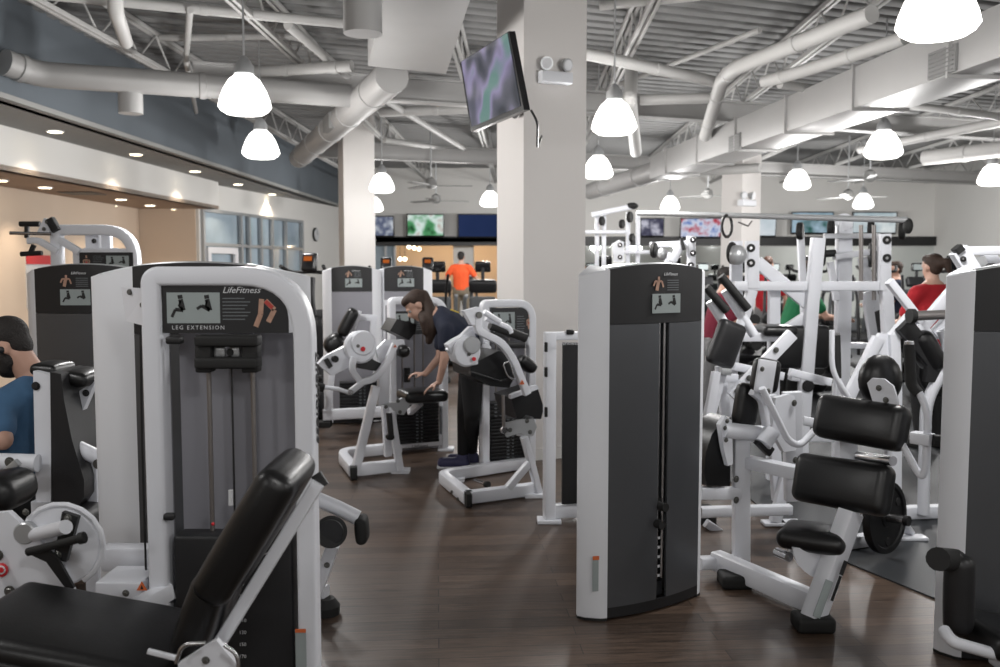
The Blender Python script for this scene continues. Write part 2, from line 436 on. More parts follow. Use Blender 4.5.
# spiral duct running away from the square boot
t = thing('spiral_duct', 'fat sloping round duct with a side register left of the screen', 'duct', tuple(hz(392, 78, 3.45)))
b = MB(); b.tube([hz(392, 76, 3.45), hz(299, 158, 3.45)], .165, 28); b.build('tube', M['duct'], t)
q0, q1 = hz(392, 76, 3.45), hz(299, 158, 3.45); dq = (q1-q0).normalized()
for k in range(5): q = q0.lerp(q1, .12+.2*k); b = MB(); b.sweep([q-dq*.03, q+dq*.03], circ(.175, 28)); b.build('collar', M['duct'], t)
q = q0.lerp(q1, .42); sd = dq.cross(V(0, 0, 1)).normalized(); 
if sd.y > 0: sd = -sd
b = MB(); b.beam(q+sd*.14+V(0, 0, -.02)-dq*.25, q+sd*.14+V(0, 0, -.02)+dq*.25, .08, .2); b.build('register', M['grille'], t)
t = thing('square_duct_boot', 'large flat square duct box above the sloping round duct', 'duct', tuple(P(410, 30, 6.6)))
b = MB(); z = 3.35; pts = [hz(368, 66, z), hz(446, 74, z), hz(470, 0, z), hz(385, -6, z)]
b.prism(pts, (0, 0, .45)); b.build('box', M['duct'], t)
b = MB(); b.cyl(hz(363, 34, 3.1), hz(363, 34, 3.1)+V(0, 0, .7), .125); b.build('drop', M['duct'], t)
# right-hand rectangular trunk duct with registers
ra, rb = V(3.95, 3.4, 3.2), V(2.65, 14.6, 3.2)
dr = (rb-ra).normalized(); sr = V(-dr.y, dr.x, 0)
t = thing('trunk_duct', 'long rectangular trunk duct with two registers at the upper right', 'duct', tuple(ra))
b = MB(); b.beam(ra, rb, .50, .36, c=.004); b.cyl(rb, rb+dr*.25, .21, .18); b.build('body', M['duct'], t)
for k in range(8): q = ra+dr*(.6+1.4*k); b = MB(); b.beam(q-dr*.012, q+dr*.012, .55, .41, c=.004); b.build('flange', M['duct'], t)
for px, py in ((943, 62), (735, 143)):
    pl = Plane(ra.x, ra.y, math.degrees(math.atan2(dr.y, dr.x))); o_ = .255 if pl.n.x < 0 else -.255
    c0 = pl(px, py, o_); s_ = V(-1, 0, 0)
    b = MB(); b.beam(c0-dr*.17, c0+dr*.17, .03, .2, c=.004); b.build('register', M['grille'], t)
    b = MB()
    for k in range(6): b.beam(c0-dr*.15+V(-.02, 0, -.08+k*.032), c0+dr*.15+V(-.02, 0, -.08+k*.032), .012, .008)
    b.build('register_louvre', M['deck'], t)
cyl_obj('round_duct', [rb+dr*.2, V(1.9, 19, 3.2)], .17, 'round duct carrying on from the far end of the trunk duct', 'duct', m='duct', bands=2, n=24)
PG = 'painted pipes under the ceiling deck'
def pipe(pts, r, label, bands=0, fil=.2): return cyl_obj('ceiling_pipe', pts, r, label, 'pipe', PG, bands=bands, fil=fil, n=12)
pipe([hz(40, -6, 3.85), hz(350, 24, 3.85)], .045, 'thin straight pipe along the very top left', 1.4)
pipe([hz(255, 72, 3.7), hz(318, 68, 3.7), hz(352, 66, 3.7)], .06, 'short horizontal pipe just above the nearest left lamp', .8)
pipe([hz(160, 38, 3.95), hz(300, 36, 3.95), hz(312, 52, 3.95)], .035, 'thin pipe with a bend above the long round duct', 1)
pipe([hz(288, 25, 3.8), hz(350, 78, 3.8), hz(492, 166, 3.8)], .045, 'diagonal pipe running from upper left down behind the column', 1.6, .1)
pipe([hz(112, -10, 3.6)+V(0, 0, .5), hz(116, 12, 3.6), hz(126, 42, 3.6)], .06, 'short fat stub pipe pointing down at the upper left', 0, .08)
pipe([hz(548, 48, 3.6), hz(588, 54, 3.6), hz(716, 82, 3.6)], .06, 'pipe coming out from behind the centre column to the wye', 1.2)
pipe([hz(705, 136, 3.3), hz(722, 80, 3.55), hz(735, 68, 3.55), hz(872, 14, 3.6)], .075, 'thick pipe with a wye joint climbing to the upper right', 1.0, .12)
pipe([hz(764, 82, 3.4), hz(800, 72, 3.4), hz(905, 38, 3.45)], .06, 'capped pipe below the thick wye pipe', 1.4, .1)
pipe([hz(780, 84, 3.4), hz(900, 104, 3.4), hz(1010, 118, 3.4)], .045, 'thin pipe crossing to the right edge under the trunk duct', 1.2, .1)
pipe([hz(640, 100, 3.5), hz(715, 98, 3.5)], .06, 'short pipe right of the near lamp beside the column', 0)
pipe([hz(632, 60, 3.9), hz(630, 100, 3.3), hz(636, 152, 3.0)], .07, 'vertical pipe dropping beside the near lamp', 0, .1)
pipe([hz(925, 158, 3.2), hz(1010, 148, 3.2)], .11, 'fat pipe end at the right edge above the far lamp', 1)
pipe([hz(860, 150, 3.35), hz(1010, 120, 3.35)], .06, 'pipe rising to the right edge over the mid lamp', 1.5)
pipe([hz(600, 178, 3.3), hz(760, 168, 3.3)], .08, 'far pipe crossing behind the right column', 2)
pipe([hz(380, 112, 3.8), hz(495, 108, 3.8)], .07, 'insulated pipe between left column and screen', 1.5)
pipe([hz(385, 140, 3.8), hz(455, 150, 3.8), hz(495, 152, 3.8)], .05, 'far thin pipe below the insulated pipe', 1.5)
pipe([hz(190, 10, 3.8), hz(186, 60, 3.8), hz(196, 112, 3.8)], .03, 'thin pipe running away beside the alcove lights', 0, .1)
pipe([hz(590, 96, 4.0), hz(760, 30, 4.0)], .03, 'thin conduit crossing near the wye pipe', 0)
pipe([hz(600, 6, 3.9), hz(700, -4, 3.9)], .04, 'thin pipe at the top just right of the column', 0)
# open web joists along the hall
def joist(x0, y0, x1, y1, label):
    t = thing('roof_joist', label, 'joist', (x0, y0, CH-.2), 0, 'open web joists')
    a = V(x0, y0, 0); c = V(x1, y1, 0); d = (c-a).normalized(); L = (c-a).length; sd = V(d.y, -d.x, 0)
    b = MB()
    for z in (CH-.01, CH-.36):
        for s in (-.03, .03): b.beam(a+sd*s+V(0, 0, z), c+sd*s+V(0, 0, z), .035, .045, c=.003)
    b.build('chord', M['pipe'], t)
    b = MB(); n = int(L/.45)
    for i in range(n):
        p0 = a+d*L*i/n; p1 = a+d*L*(i+1)/n
        z0, z1 = (CH-.36, CH-.02) if i % 2 else (CH-.02, CH-.36)
        b.tube([p0+V(0, 0, z0), p1+V(0, 0, z1)], .011, 6)
    b.build('web', M['pipe'], t); return t
for i, x in enumerate([-4.0, -2.35, -.6, 1.2, 3.1, 5.0, 6.9, 8.8, 10.7]):
    joist(x-.3, -8.9, x+.5, 23.9, ['open web joist nearest the slate bulkhead', 'open web joist left of the centre line', 'open web joist above the left column bay', 'open web joist over the centre column', 'open web joist over the trunk duct', 'open web joist right of the trunk duct', 'open web joist over the far lamps', 'open web joist near the right wall', 'open web joist next to the right wall'][i])
def girder(y, label):
    t = thing('roof_girder', label, 'beam', (0, y, CH-.5), 0, 'steel girders')
    d = V(ca, sa, 0); c0 = V(1, y, CH-.52); a = c0-d*4.6; e = c0+d*11
    b = MB(); b.beam(a+V(0, 0, .13), e+V(0, 0, .13), .2, .02, c=.003); b.beam(a-V(0, 0, .13), e-V(0, 0, .13), .2, .02, c=.003); b.beam(a, e, .014, .26, c=.003)
    b.build('beam', M['duct'], t)
girder(11.5, 'steel girder crossing the hall beyond the centre column'); girder(17.5, 'far steel girder crossing the hall before the back wall')

# ---------------------------------------------------------------- lamps
PENG = 'white glass pendant lamps'
def make_pendant():
    t = thing('pendant_lamp', 'x', 'pendant lamp', (0, 0, 0), 0, PENG)
    b = MB(); pr = [(.035, .27), (.07, .262), (.115, .225), (.158, .15), (.185, .08), (.196, .03), (.175, .0), (.14, -.022), (.08, -.03), (.0001, -.032)]
    b.lathe((0, 0, 0), pr[::-1]); b.build('lamp_shade', M['lamp'], t)
    b = MB(); b.lathe((0, 0, 0), [(.045, .25), (.075, .27), (.07, .33), (.045, .37), (.02, .40)]); b.build('holder', M['silver'], t)
    b = MB(); b.cyl((0, 0, .4), (0, 0, 1.42), .008, n=6); b.build('rod', M['silver'], t)
    return t
pend0 = make_pendant(); used = [0]
def pendant(px, pyb, label, Y=None, xyz=None, w=1.0):
    if xyz is None:
        Y = Y or 1044/(268-pyb); p = P(px, pyb, Y)
    else: p = V(*xyz)
    t = pend0 if not used[0] else copy_tree(pend0); used[0] = 1
    t.location = p+V(0, 0, .03); t['label'] = label
    li = bpy.data.lights.new('pendant_light', 'POINT'); li.energy = LAMP_W*w; li.color = (1, .985, .97); li.shadow_soft_size = .16
    lo = bpy.data.objects.new('pendant_light', li); lo.location = p+V(0, 0, -.22); COL.objects.link(lo)
    return t
LAMP_W = 88
pendant(245, 115, 'pendant lamp nearest on the left, hanging before the long round duct')
pendant(261, 159, 'second pendant lamp on the left, just below and behind the nearest')
pendant(382, 193, 'far pendant lamp just right of the left column', w=.4)
pendant(374, 212, 'farthest left pendant lamp, partly behind the left column', w=.4)
pendant(490, 207, 'far pendant lamp against the left edge of the centre column', w=1.6)
pendant(614, 135, 'pendant lamp nearest right of the centre column')
pendant(598, 179, 'smaller pendant lamp below it, partly behind the centre column')
pendant(670, 211, 'small far pendant lamp left of the right column', w=2.4)
pendant(797, 190, 'pendant lamp just right of the right column')
pendant(883, 159, 'pendant lamp under the flat duct box at right')
pendant(937, 38, 'largest and nearest pendant lamp, at the top right corner')
pendant(863, 209, 'small far pendant lamp between the two right hand screens', w=2.4)
pendant(992, 186, 'pendant lamp cut by the right edge of the photo', w=1.8)
for i, (x, y) in enumerate([(-2.6, 2.2), (-2.6, -2.0), (.4, .3), (.6, -4.0), (3.2, 1.0), (3.6, -3.6), (6.5, 3.2), (7.5, -1.5)]):  # unseen extra lamps, added to light the foreground
    pendant(0, 0, 'pendant lamp behind the viewpoint, not in the photo', xyz=(x, y, 2.9), w=.55)
# recessed downlights
DLG = 'round recessed downlights'
def downlight(p, label):
    t = thing('downlight', label, 'downlight', tuple(p), 0, DLG)
    b = MB(); b.sweep([p+V(0, 0, .001), p+V(0, 0, -.012)], circ(.1, 20)); b.build('trim_ring', M['white2'], t)
    b = MB(); b.sweep([p+V(0, 0, -.006), p+V(0, 0, -.016)], circ(.08, 20)); b.build('lens', M['down'], t)
    li = bpy.data.lights.new('downlight_spot', 'SPOT'); li.energy = 42; li.color = (1, .82, .62); li.spot_size = math.radians(105); li.spot_blend = .6; li.shadow_soft_size = .06
    lo = bpy.data.objects.new('downlight_spot', li); lo.location = p+V(0, 0, -.04); COL.objects.link(lo)
    return t
for i, (px, py) in enumerate([(55, 131), (136, 154), (195, 171), (238, 184), (272, 194)]):
    downlight(hz(px, py, 3.2), ['first and largest downlight in the grey soffit', 'second downlight in the grey soffit from the left', 'middle downlight of the five in the grey soffit', 'fourth downlight in the grey soffit, above the glazed front', 'last and smallest downlight in the grey soffit'][i])
for i, (px, py) in enumerate([(0, 180), (45, 187), (49, 197), (121, 199), (112, 205), (150, 205), (175, 209)]):
    downlight(hz(px, py, 2.7), ['downlight in the tan ceiling cut by the left edge', 'upper downlight of the left pair in the tan ceiling', 'lower downlight of the left pair in the tan ceiling', 'upper downlight of the middle pair in the tan ceiling', 'lower downlight of the middle pair in the tan ceiling', 'second downlight from the right in the tan ceiling', 'rightmost downlight in the tan ceiling'][i])
for i, (px, py) in enumerate([(5, 190), (82, 193)]):
    b = MB(); p = hz(px, py, 2.7); b.box(p, (.5, .5, .02)); tag(b.build('ceiling_vent', M['black']), ['dark square vent in the tan ceiling at the left edge', 'dark square vent in the tan ceiling between the lights'][i], 'vent')
for i, (px, py) in enumerate([(409, 247), (414, 248), (419, 249), (400, 259), (405, 259)]):
    t = thing('reception_pendant', ['left globe of the top trio in the tan room beyond', 'middle globe of the top trio in the tan room beyond', 'right globe of the top trio in the tan room beyond', 'left globe of the lower pair in the tan room beyond', 'right globe of the lower pair in the tan room beyond'][i], 'pendant lamp', tuple(P(px, py, 27)), 0, 'small warm globes in the tan room')
    b = MB(); b.ball(P(px, py, 27), .06, 8); b.build('globe', M['down'], t); b = MB(); b.cyl(P(px, py, 27), P(px, py, 27)+V(0, 0, 2.7-P(px, py, 27).z), .006, n=6); b.build('cord', M['black'], t)
for x in (-2.6, -1.4, -.3):
    li = bpy.data.lights.new('reception_light', 'POINT'); li.energy = 26; li.color = (1, .78, .52); li.shadow_soft_size = .1
    lo = bpy.data.objects.new('reception_light', li); lo.location = (x, 27.3, 2.3); COL.objects.link(lo)
# no room behind the windows: their cool light is put in the pane colour
# ---------------------------------------------------------------- ceiling fans
def fan(px, py, Y, ang, label, R=.75):
    c = P(px, py, Y); t = thing('ceiling_fan', label, 'ceiling fan', tuple(c), 0, 'three blade ceiling fans')
    b = MB(); b.lathe(c, [(.02, .16), (.09, .12), (.11, .0), (.05, -.05), (.001, -.06)][::-1]); b.build('motor', M['grille'], t)
    b = MB(); b.cyl(c+V(0, 0, .1), V(c.x, c.y, CH), .015, n=8); b.build('rod', M['silver'], t)
    for k in range(3):
        a = math.radians(ang+120*k); d = V(math.cos(a), math.sin(a), 0); s = V(-d.y, d.x, .12)
        b = MB(); b.prism([c+d*.1-s*.03, c+d*.25-s*.07, c+d*R-s*.06, c+d*R+s*.06, c+d*.25+s*.07, c+d*.1+s*.03], (0, 0, .012)); b.build('blade', M['grille'], t)
fan(431, 186, 16.5, 5, 'nearer ceiling fan in the gap between left and centre columns')
fan(436, 201, 20, 20, 'farther ceiling fan just above the middle wall screen')
fan(708, 196, 19, 10, 'ceiling fan just left of the right column')
fan(848, 197, 18, 0, 'ceiling fan just left of the small far lamp at right')
fan(870, 179, 15.5, 12, 'higher ceiling fan above the small far lamp at right')
# ---------------------------------------------------------------- screens
SG = 'wall screens along the back wall'
TVC = [([(.75, .8, .85), (.1, .12, .2), (.8, .85, .9)], 3), ([(.02, .08, .03), (.1, .35, .15), (.75, .9, .85), (.5, .3, .25)], 3), ([(.012, .022, .065), (.018, .03, .085)], 1),
       ([(.02, .02, .05), (.1, .1, .15), (.6, .6, .7)], 5), ([(.05, .15, .5), (.7, .75, .9), (.5, .05, .08)], 5), ([(.5, .6, .65), (.8, .85, .9)], 2), ([(.02, .1, .08), (.5, .65, .8)], 3), ([(.4, .5, .55), (.8, .85, .85)], 3)]
def wall_tv(x0, x1, y0, y1, label, ci, yaw=0):
    cx, cy = (x0+x1)/2, (y0+y1)/2; Y = 23.6; c = P(cx, cy, Y); w = (x1-x0)/F*Y; h = (y1-y0)/F*Y
    t = thing('wall_screen', label, 'television', tuple(c), 0, SG)
    Mx = Matrix.Rotation(math.radians(yaw), 3, 'Z') @ Matrix.Rotation(math.radians(6), 3, 'X')
    b = MB(); b.rbox(c, (w, .07, h), .012, Mx, 2); b.build('casing', M['plastic'], t)
    b = MB(); b.box(c+Mx @ V(0, -.037, .01), (w-.05, .006, h-.07), Mx); b.build('display', screen('tv picture %d' % ci, TVC[ci][0], TVC[ci][1], .62 if ci != 2 else .8, ci*3.1), t)
    b = MB(); b.beam(c+V(0, .03, 0), V(c.x, 24.0, c.z), .12, .12); b.build('bracket', M['black'], t)
wall_tv(357, 394, 216, 237, 'left wall screen, partly behind the left column', 0)
wall_tv(407, 444, 214, 237, 'wall screen with a green and white picture', 1)
wall_tv(458, 500, 214, 238, 'dark blue wall screen beside the centre column', 2)
wall_tv(640, 664, 218, 237, 'dark wall screen with white marks over the wide grey tower', 3)
wall_tv(680, 721, 218, 238, 'bright blue and red wall screen left of the right column', 4)
wall_tv(752, 776, 214, 237, 'pale wall screen just right of the right column', 5)
wall_tv(791, 833, 212, 234, 'wall screen behind the tall racks, left of the far lamp', 6)
wall_tv(852, 896, 212, 234, 'rightmost screen on the back wall', 7)
# big screen on the centre column
t = thing('column_screen', 'large flat television on a bracket on the centre column', 'television', tuple(P(495, 80, 6.5)))
TL, TR, BR, BL = P(460, 62, 6.95), P(509, 31, 6.1), P(524, 110, 6.0), P(471, 132, 6.85)
n_ = (TR-TL).cross(BL-TL).normalized()
if n_.y > 0: n_ = -n_
b = MB(); b.prism([TL, TR, BR, BL], -n_*.045); b.build('casing', M['plastic'], t)
cc = (TL+TR+BR+BL)/4
ins = [cc+(q-cc)*k for q, k in ((TL, .93), (TR, .93), (BR, .92), (BL, .92))]
ins = [q+V(0, 0, .012)+n_*.001 for q in ins]
b = MB(); b.prism(ins, n_*.004)
M['bigtv'] = mat('column tv picture', (.01, .01, .012), .12)
M['bigtv'].node_tree.nodes['Principled BSDF'].inputs['Emission Strength'].default_value = .55
nt = M['bigtv'].node_tree; tc_ = nt.nodes.new('ShaderNodeTexCoord'); n1 = nt.nodes.new('ShaderNodeTexNoise'); n1.inputs['Scale'].default_value = 3.4; n1.inputs['Detail'].default_value = 1; r1 = nt.nodes.new('ShaderNodeValToRGB')
for i_, (ps, cl) in enumerate([(.34, (.04, .045, .06, 1)), (.66, (.16, .30, .27, 1)), (.46, (.13, .13, .17, 1)), (.56, (.34, .30, .48, 1))]):
    e_ = r1.color_ramp.elements[i_] if i_ < 2 else r1.color_ramp.elements.new(ps)
    e_.position = ps; e_.color = cl
nt.links.new(tc_.outputs['Object'], n1.inputs['Vector']); nt.links.new(n1.outputs['Fac'], r1.inputs[0]); nt.links.new(r1.outputs[0], nt.nodes['Principled BSDF'].inputs['Emission Color'])
b.build('display', M['bigtv'], t)
b = MB(); b.beam(cc-n_*.05, cc-n_*.12, .4, .3); b.tube([cc-n_*.1, V(cc.x+.25, 6.75, cc.z-.05), V(.12, 7.45, cc.z-.05)], .03); b.build('bracket', M['black'], t)
b = MB(); b.tube(fillet([BR-n_*.05, BR-n_*.1+V(0, 0, -.08), BR-n_*.05+V(.05, .2, -.22), BR-n_*.1+V(.05, .5, -.1)], .05), .008, 6); b.build('cable', M['black'], t)
# emergency light on centre column's front
yw = math.radians(22); fx = V(math.cos(yw), math.sin(yw), 0); fn = V(math.sin(yw), -math.cos(yw), 0)
def emerg(c, fx, fn, label, s=1.0):
    t = thing('emergency_light', label, 'emergency light', tuple(c))
    b = MB(); b.beam(c-fx*.135*s, c+fx*.135*s, .11*s, .09*s, up=V(0, 0, 1)); b.build('battery_box', M['white2'], t)
    for q in (-.08, .09):
        b = MB(); d = (fn+V(0, 0, -.2)+fx*q*3).normalized(); k = c+fx*q*s+V(0, 0, .11*s)
        b.sweep([k-d*.04*s, k, k+d*.035*s], circ(.05*s, 16), None, [.6, 1, 1.05]); b.cyl(k-V(0, 0, .08*s), k, .012*s, n=8); hd = b.build('lamp_head', M['silver'], t)
        b = MB(); b.disc(k+d*.037*s, d, .042*s, .006); b.build('lens', M['print'], hd)
colpl = Plane(.34+fn.x*.275, 7.75+fn.y*.275, 22)
emerg(colpl(555, 78, .06), fx, fn, 'white twin head emergency light on the centre column')
y2 = math.radians(33); f2 = V(math.cos(y2), math.sin(y2), 0); n2 = V(math.sin(y2), -math.cos(y2), 0)
emerg(Plane(4.25+n2.x*.235, 16+n2.y*.235, 33)(747, 203, .06), f2, n2, 'small twin head emergency light on the right column', 1.2)
# sign on tan wall
t = thing('wall_poster', 'white poster with a red heading on the tan wall', 'poster', (-6.71, 13.3, 1.6))
b = MB(); b.box((-6.715, 13.2, 1.4), (.02, .85, .75)); b.build('sheet', M['print'], t)
b = MB(); b.box((-6.70, 13.2, 1.72), (.012, .85, .13)); b.build('heading', M['red'], t)
# ================================================================ MACHINE PARTS
def strokes(b, O, x, u, n, pts, w, lift=.0):
    """flat printed line on a plane: O origin, x/u axes, n normal; pts in metres"""
    for i in range(len(pts)-1):
        a = O+x*pts[i][0]+u*pts[i][1]+n*lift; c = O+x*pts[i+1][0]+u*pts[i+1][1]+n*lift
        d = (c-a)
        if d.length < 1e-6: continue
        s = d.normalized().cross(n)*w/2
        b.prism([a-s, c-s, c+s, a+s], n*.0006)
def fig_strokes(k):
    """a small exercising figure, unit square, variants"""
    t = .12 if k else 0
    return [([(.5, .92), (.52, .8)], .2), ([(.52, .78), (.62, .42)], .2), ([(.62, .42), (.32, .45+t)], .15), ([(.32, .45+t), (.18+t*-.4, .2+t*2.2)], .12), ([(.53, .74), (.45, .55), (.6, .48)], .08)]
def placard(root, O, x, u, n, w, h, title=None, pic=(.04, .2, .42, .62), two=True, logo=(.48, .82, .045), lines=(.5, .25, .22, .5), body=(.74, .12, .22, .62), legs=True, local=True, face=True, corner=0, name='placard'):
    """instruction placard; fractions of w and h; O is its lower left"""
    x = x.normalized(); u = u.normalized(); n = n.normalized()
    b = MB(); c = corner
    poly = [O, O+x*w]
    if c:
        for k in range(7):
            a = PI/2*k/6; poly.append(O+x*(w-c+c*math.cos(a))+u*(h-c+c*math.sin(a)))
    else: poly.append(O+x*w+u*h)
    poly.append(O+u*h)
    b.prism(poly, n*.004); p = b.build(name, M['char'], root, local)
    O = O+n*.004
    q = MB(); px, py, pw, ph = pic
    a = O+x*px*w+u*py*h; q.prism([a, a+x*pw*w, a+x*pw*w+u*ph*h, a+u*ph*h], n*.001); q.build('picture', M['pane'], p, local)
    g = MB(); k = 2 if two else 1
    for i in range(k):
        o = a+x*(pw*w/k*i)+n*.001; sw = pw*w/k; sh = ph*h
        for pts, wd in fig_strokes(i): strokes(g, o, x, u, n, [(s*sw, t*sh) for s, t in pts], wd*min(sw, sh)*.9)
    g.build('figure_print', M['black'], p, local)
    if lines:
        g = MB(); lx, ly, lw, lh = lines
        for i in range(7):
            strokes(g, O, x, u, n, [(lx*w, (ly+lh*i/6)*h), ((lx+lw*(.8+.2*((i*7) % 3)/2))*w, (ly+lh*i/6)*h)], h*.022)
        g.build('caption_lines', M['printgrey'], p, local)
    if body:
        g = MB(); bx, by, bw, bh = body; T = lambda s, t: ((bx+bw*s)*w, (by+bh*t)*h)
        sc_ = min(bw*w, bh*h)
        if legs:
            strokes(g, O, x, u, n, [T(.35, .95), T(.3, .45), T(.1, .05)], sc_*.2); strokes(g, O, x, u, n, [T(.5, .9), T(.85, .6), T(.6, .2)], sc_*.2)
        else:
            strokes(g, O, x, u, n, [T(.5, .1), T(.5, .7)], sc_*.34); strokes(g, O, x, u, n, [T(.2, .3), T(.15, .62), T(.85, .62), T(.8, .3)], sc_*.15); strokes(g, O, x, u, n, [T(.5, .78), T(.5, .98)], sc_*.2)
        g.build('anatomy_print', M['flesh'], p, local)
        g = MB()
        if legs: strokes(g, O, x, u, n, [T(.5, .88), T(.78, .66)], sc_*.16, .0008)
        else: strokes(g, O, x, u, n, [T(.38, .45), T(.62, .45)], sc_*.2, .0008)
        g.build('muscle_print', M['muscle'], p, local)
    if logo: text('logo_text', 'LifeFitness', logo[2], O+x*logo[0]*w+u*logo[1]*h, x, u, M['print'], p, local, shear=.35)
    if title: text('title_text', title[0], title[1], O+x*title[2]*w+u*title[3]*h, x, u, M['print'], p, local, spacing=1.35)
    return p
def sig_tower(name, label, cat, ox, oy, deg, h=1.6, wf=.29, face='shroud', slot=True, sticker=False, group=None, title=None, ch=(.096, .085), dp=.27, hdr=.25, picscale=1.0, gx=0.0, inw=.12):
    t = thing(name, label, cat, (ox, oy, 0), math.radians(deg), group)
    W = wf+ch[0]
    top = lambda x: h+.018-.048*(x/W)**2
    bow = lambda x: -.035*(1-(min(1, abs(x)/wf))**2)
    for s in (-1, 1):
        b = MB(); pl = [(wf, 0), (wf+ch[0]*.3, .012), (wf+ch[0]*.85, ch[1]*.75), (wf+ch[0], ch[1]+.012), (wf+ch[0]-.008, ch[1]+.03), (wf-inw+.02, dp), (wf-inw, dp-.01), (wf-.02, .03)]
        lo = [V(s*x, y, .012) for x, y in pl]; hi = [V(s*x, y, top(x)-.004) for x, y in pl]; hi2 = [V(s*(x-(x-wf)*.12), y*.97+.005, top(x)+.004) for x, y in pl]
        b.loft([lo, hi, hi2]); pn = b.build('side_panel', M['white2'], t, True, 30)
        if sticker and s < 0:
            g = MB(); a = V(-wf-.028, .008, .14); xd = V(.9, -.35, 0).normalized(); nn = V(-.35, -.9, 0).normalized()
            a = V(-wf-ch[0]*.62, ch[1]*.42, .14)+nn*.006; g.prism([a, a+xd*.032, a+xd*.032+V(0, 0, .16), a+V(0, 0, .16)], nn*.001); g.build('sticker', M['pane'], pn, True)
            g = MB(); a = a+V(0, 0, .145); g.prism([a, a+xd*.032, a+xd*.032+V(0, 0, .018), a+V(0, 0, .018)], nn*.002); g.build('sticker_band', M['orange'], pn, True)
        b = MB(); b.prism([V(s*x, y, 0) for x, y in pl], (0, 0, .014)); b.build('foot', M['rubber'], t, True)
    N = 16
    def curved(x0, x1, z0, z1f, m, nm, y0=0, th=.012, sub=N):
        b = MB(); rings = []
        for i in range(sub+1):
            x = x0+(x1-x0)*i/sub; z1 = z1f(x) if callable(z1f) else z1f
            y = bow(x)+y0
            rings.append([V(x, y, z0), V(x, y+th, z0), V(x, y+th, z1), V(x, y, z1)])
        b.loft(rings); return b.build(nm, M[m], t, True, 25)
    hd = curved(-wf, wf, h-hdr, lambda x: top(x)+.002, 'char', 'header_panel')
    gs = .034
    if slot:
        curved(-wf, -.016, .06, h-hdr-.002, face, 'shroud_panel'); curved(.044, wf, .06, h-hdr-.002, face, 'shroud_panel')
        b = MB(); b.box((.015, .028, .7), (.12, .01, 1.3)); b.build('slot_back', M['shroud'], t, True)
        for x in (-.003, .031):
            b = MB(); b.cyl(V(x, -.014, .15), V(x, -.014, h-hdr+.0), .0085, n=10); b.build('guide_rod', M['steel'], t, True)
        b = MB()
        for k in range(12): b.box((.012, .012, .14+k*.027), (.055, .03, .023))
        sk = b.build('weight_stack', M['plate'], t, True)
        b = MB()
        for k in range(5): b.box((.014, -.012, .16+k*.045), (.02, .003, .012))
        b.build('weight_numbers', M['print'], sk, True)
        for z, x in ((.50, .0), (.42, -.02)):
            b = MB(); b.cyl(V(x, -.02, z), V(x, -.075, z), .02, n=14); b.cyl(V(x, .03, z), V(x, -.02, z), .035, n=14); b.build('selector_knob', M['rubber'], t, True)
    else: curved(-wf, wf, .06, h-hdr-.002, face, 'shroud_panel')
    curved(-wf, wf, .012, .06, 'char', 'kick_plate')
    # lid
    b = MB(); rings = []
    for i in range(N+1):
        x = -wf+2*wf*i/N; xb = x*(wf-inw)/wf; rings.append([V(x, bow(x)+.014, top(x)-.03), V(xb, dp, top(x)-.03), V(xb, dp, top(x)+.002), V(x, bow(x)+.03, top(x)+.008)])
    b.loft(rings); b.build('top_cap', M['silver'], t, True, 40)
    b = MB(); b.box((0, dp-.008, h/2-.01), (2*(wf-inw), .012, h-.06)); b.build('rear_panel', M[face], t, True)
    # header graphics
    g = MB(); O = V(0, -.036, h-hdr); x = V(1, 0, 0); u = V(0, 0, 1); n = V(0, -1, 0); k = picscale
    O = O+V(gx, 0, 0); a = O+V(-.065*k, 0, .045); g.prism([a, a+x*.17*k, a+x*.17*k+u*.088*k, a+u*.088*k], n*.003); pc = g.build('picture', M['pane'], hd, True)
    g = MB()
    for i in range(2):
        o = a+x*.085*k*i+n*.003
        for pts, wd in fig_strokes(i): strokes(g, o, x, u, n, [(p*.085*k, q*.088*k) for p, q in pts], wd*.075*k)
    g.build('figure_print', M['black'], hd, True)
    g = MB()
    T = lambda p, q: (-.03*k+p*.05*k, .145*k+q*.06*k)
    strokes(g, O, x, u, n, [T(-.2, .05), T(0, .8)], .018*k, .003); strokes(g, O, x, u, n, [T(-.6, .4), T(-.4, .75), T(.4, .75), T(.6, .3)], .009*k, .003); strokes(g, O, x, u, n, [T(.02, .85), T(.04, 1.1)], .012*k, .003)
    g.build('anatomy_print', M['flesh'], hd, True)
    g = MB()
    for i in range(5): strokes(g, O, x, u, n, [(.025*k, (.15+.011*i)*k), (.095*k, (.15+.011*i)*k)], .004, .001)
    g.build('caption_lines', M['printgrey'], hd, True)
    text('logo_text', 'LifeFitness', .02, O+V(.0, -.004, hdr-.034), x, u, M['print'], hd, True, shear=.35)
    return t
def stack(root, o, x, y, w, d, z0, z1, n=14, nm='weight_stack', local=False):
    """black plate stack; o ground centre, x/y unit axes"""
    b = MB(); dz = (z1-z0)/n; R = Matrix((x, y, V(0, 0, 1))).transposed()
    for k in range(n): b.rbox(o+V(0, 0, z0+dz*(k+.5)), (w, d, dz*.86), .004, R, 1, 0, 1)
    b.box(o+V(0, 0, (z0+z1)/2), (w*.94, d*.94, (z1-z0)*.98), R)
    s = b.build(nm, M['plate'], root, local)
    b = MB()
    for k in range(n): b.box(o-y*(d/2+.001)+V(0, 0, z0+dz*(k+.5))+x*(-.012), (.022, .003, dz*.35), R); b.box(o-y*(d/2+.001)+V(0, 0, z0+dz*(k+.5))+x*(.03), (.016, .003, dz*.3), R)
    b.build('weight_numbers', M['printgrey'], s, local)
    return s
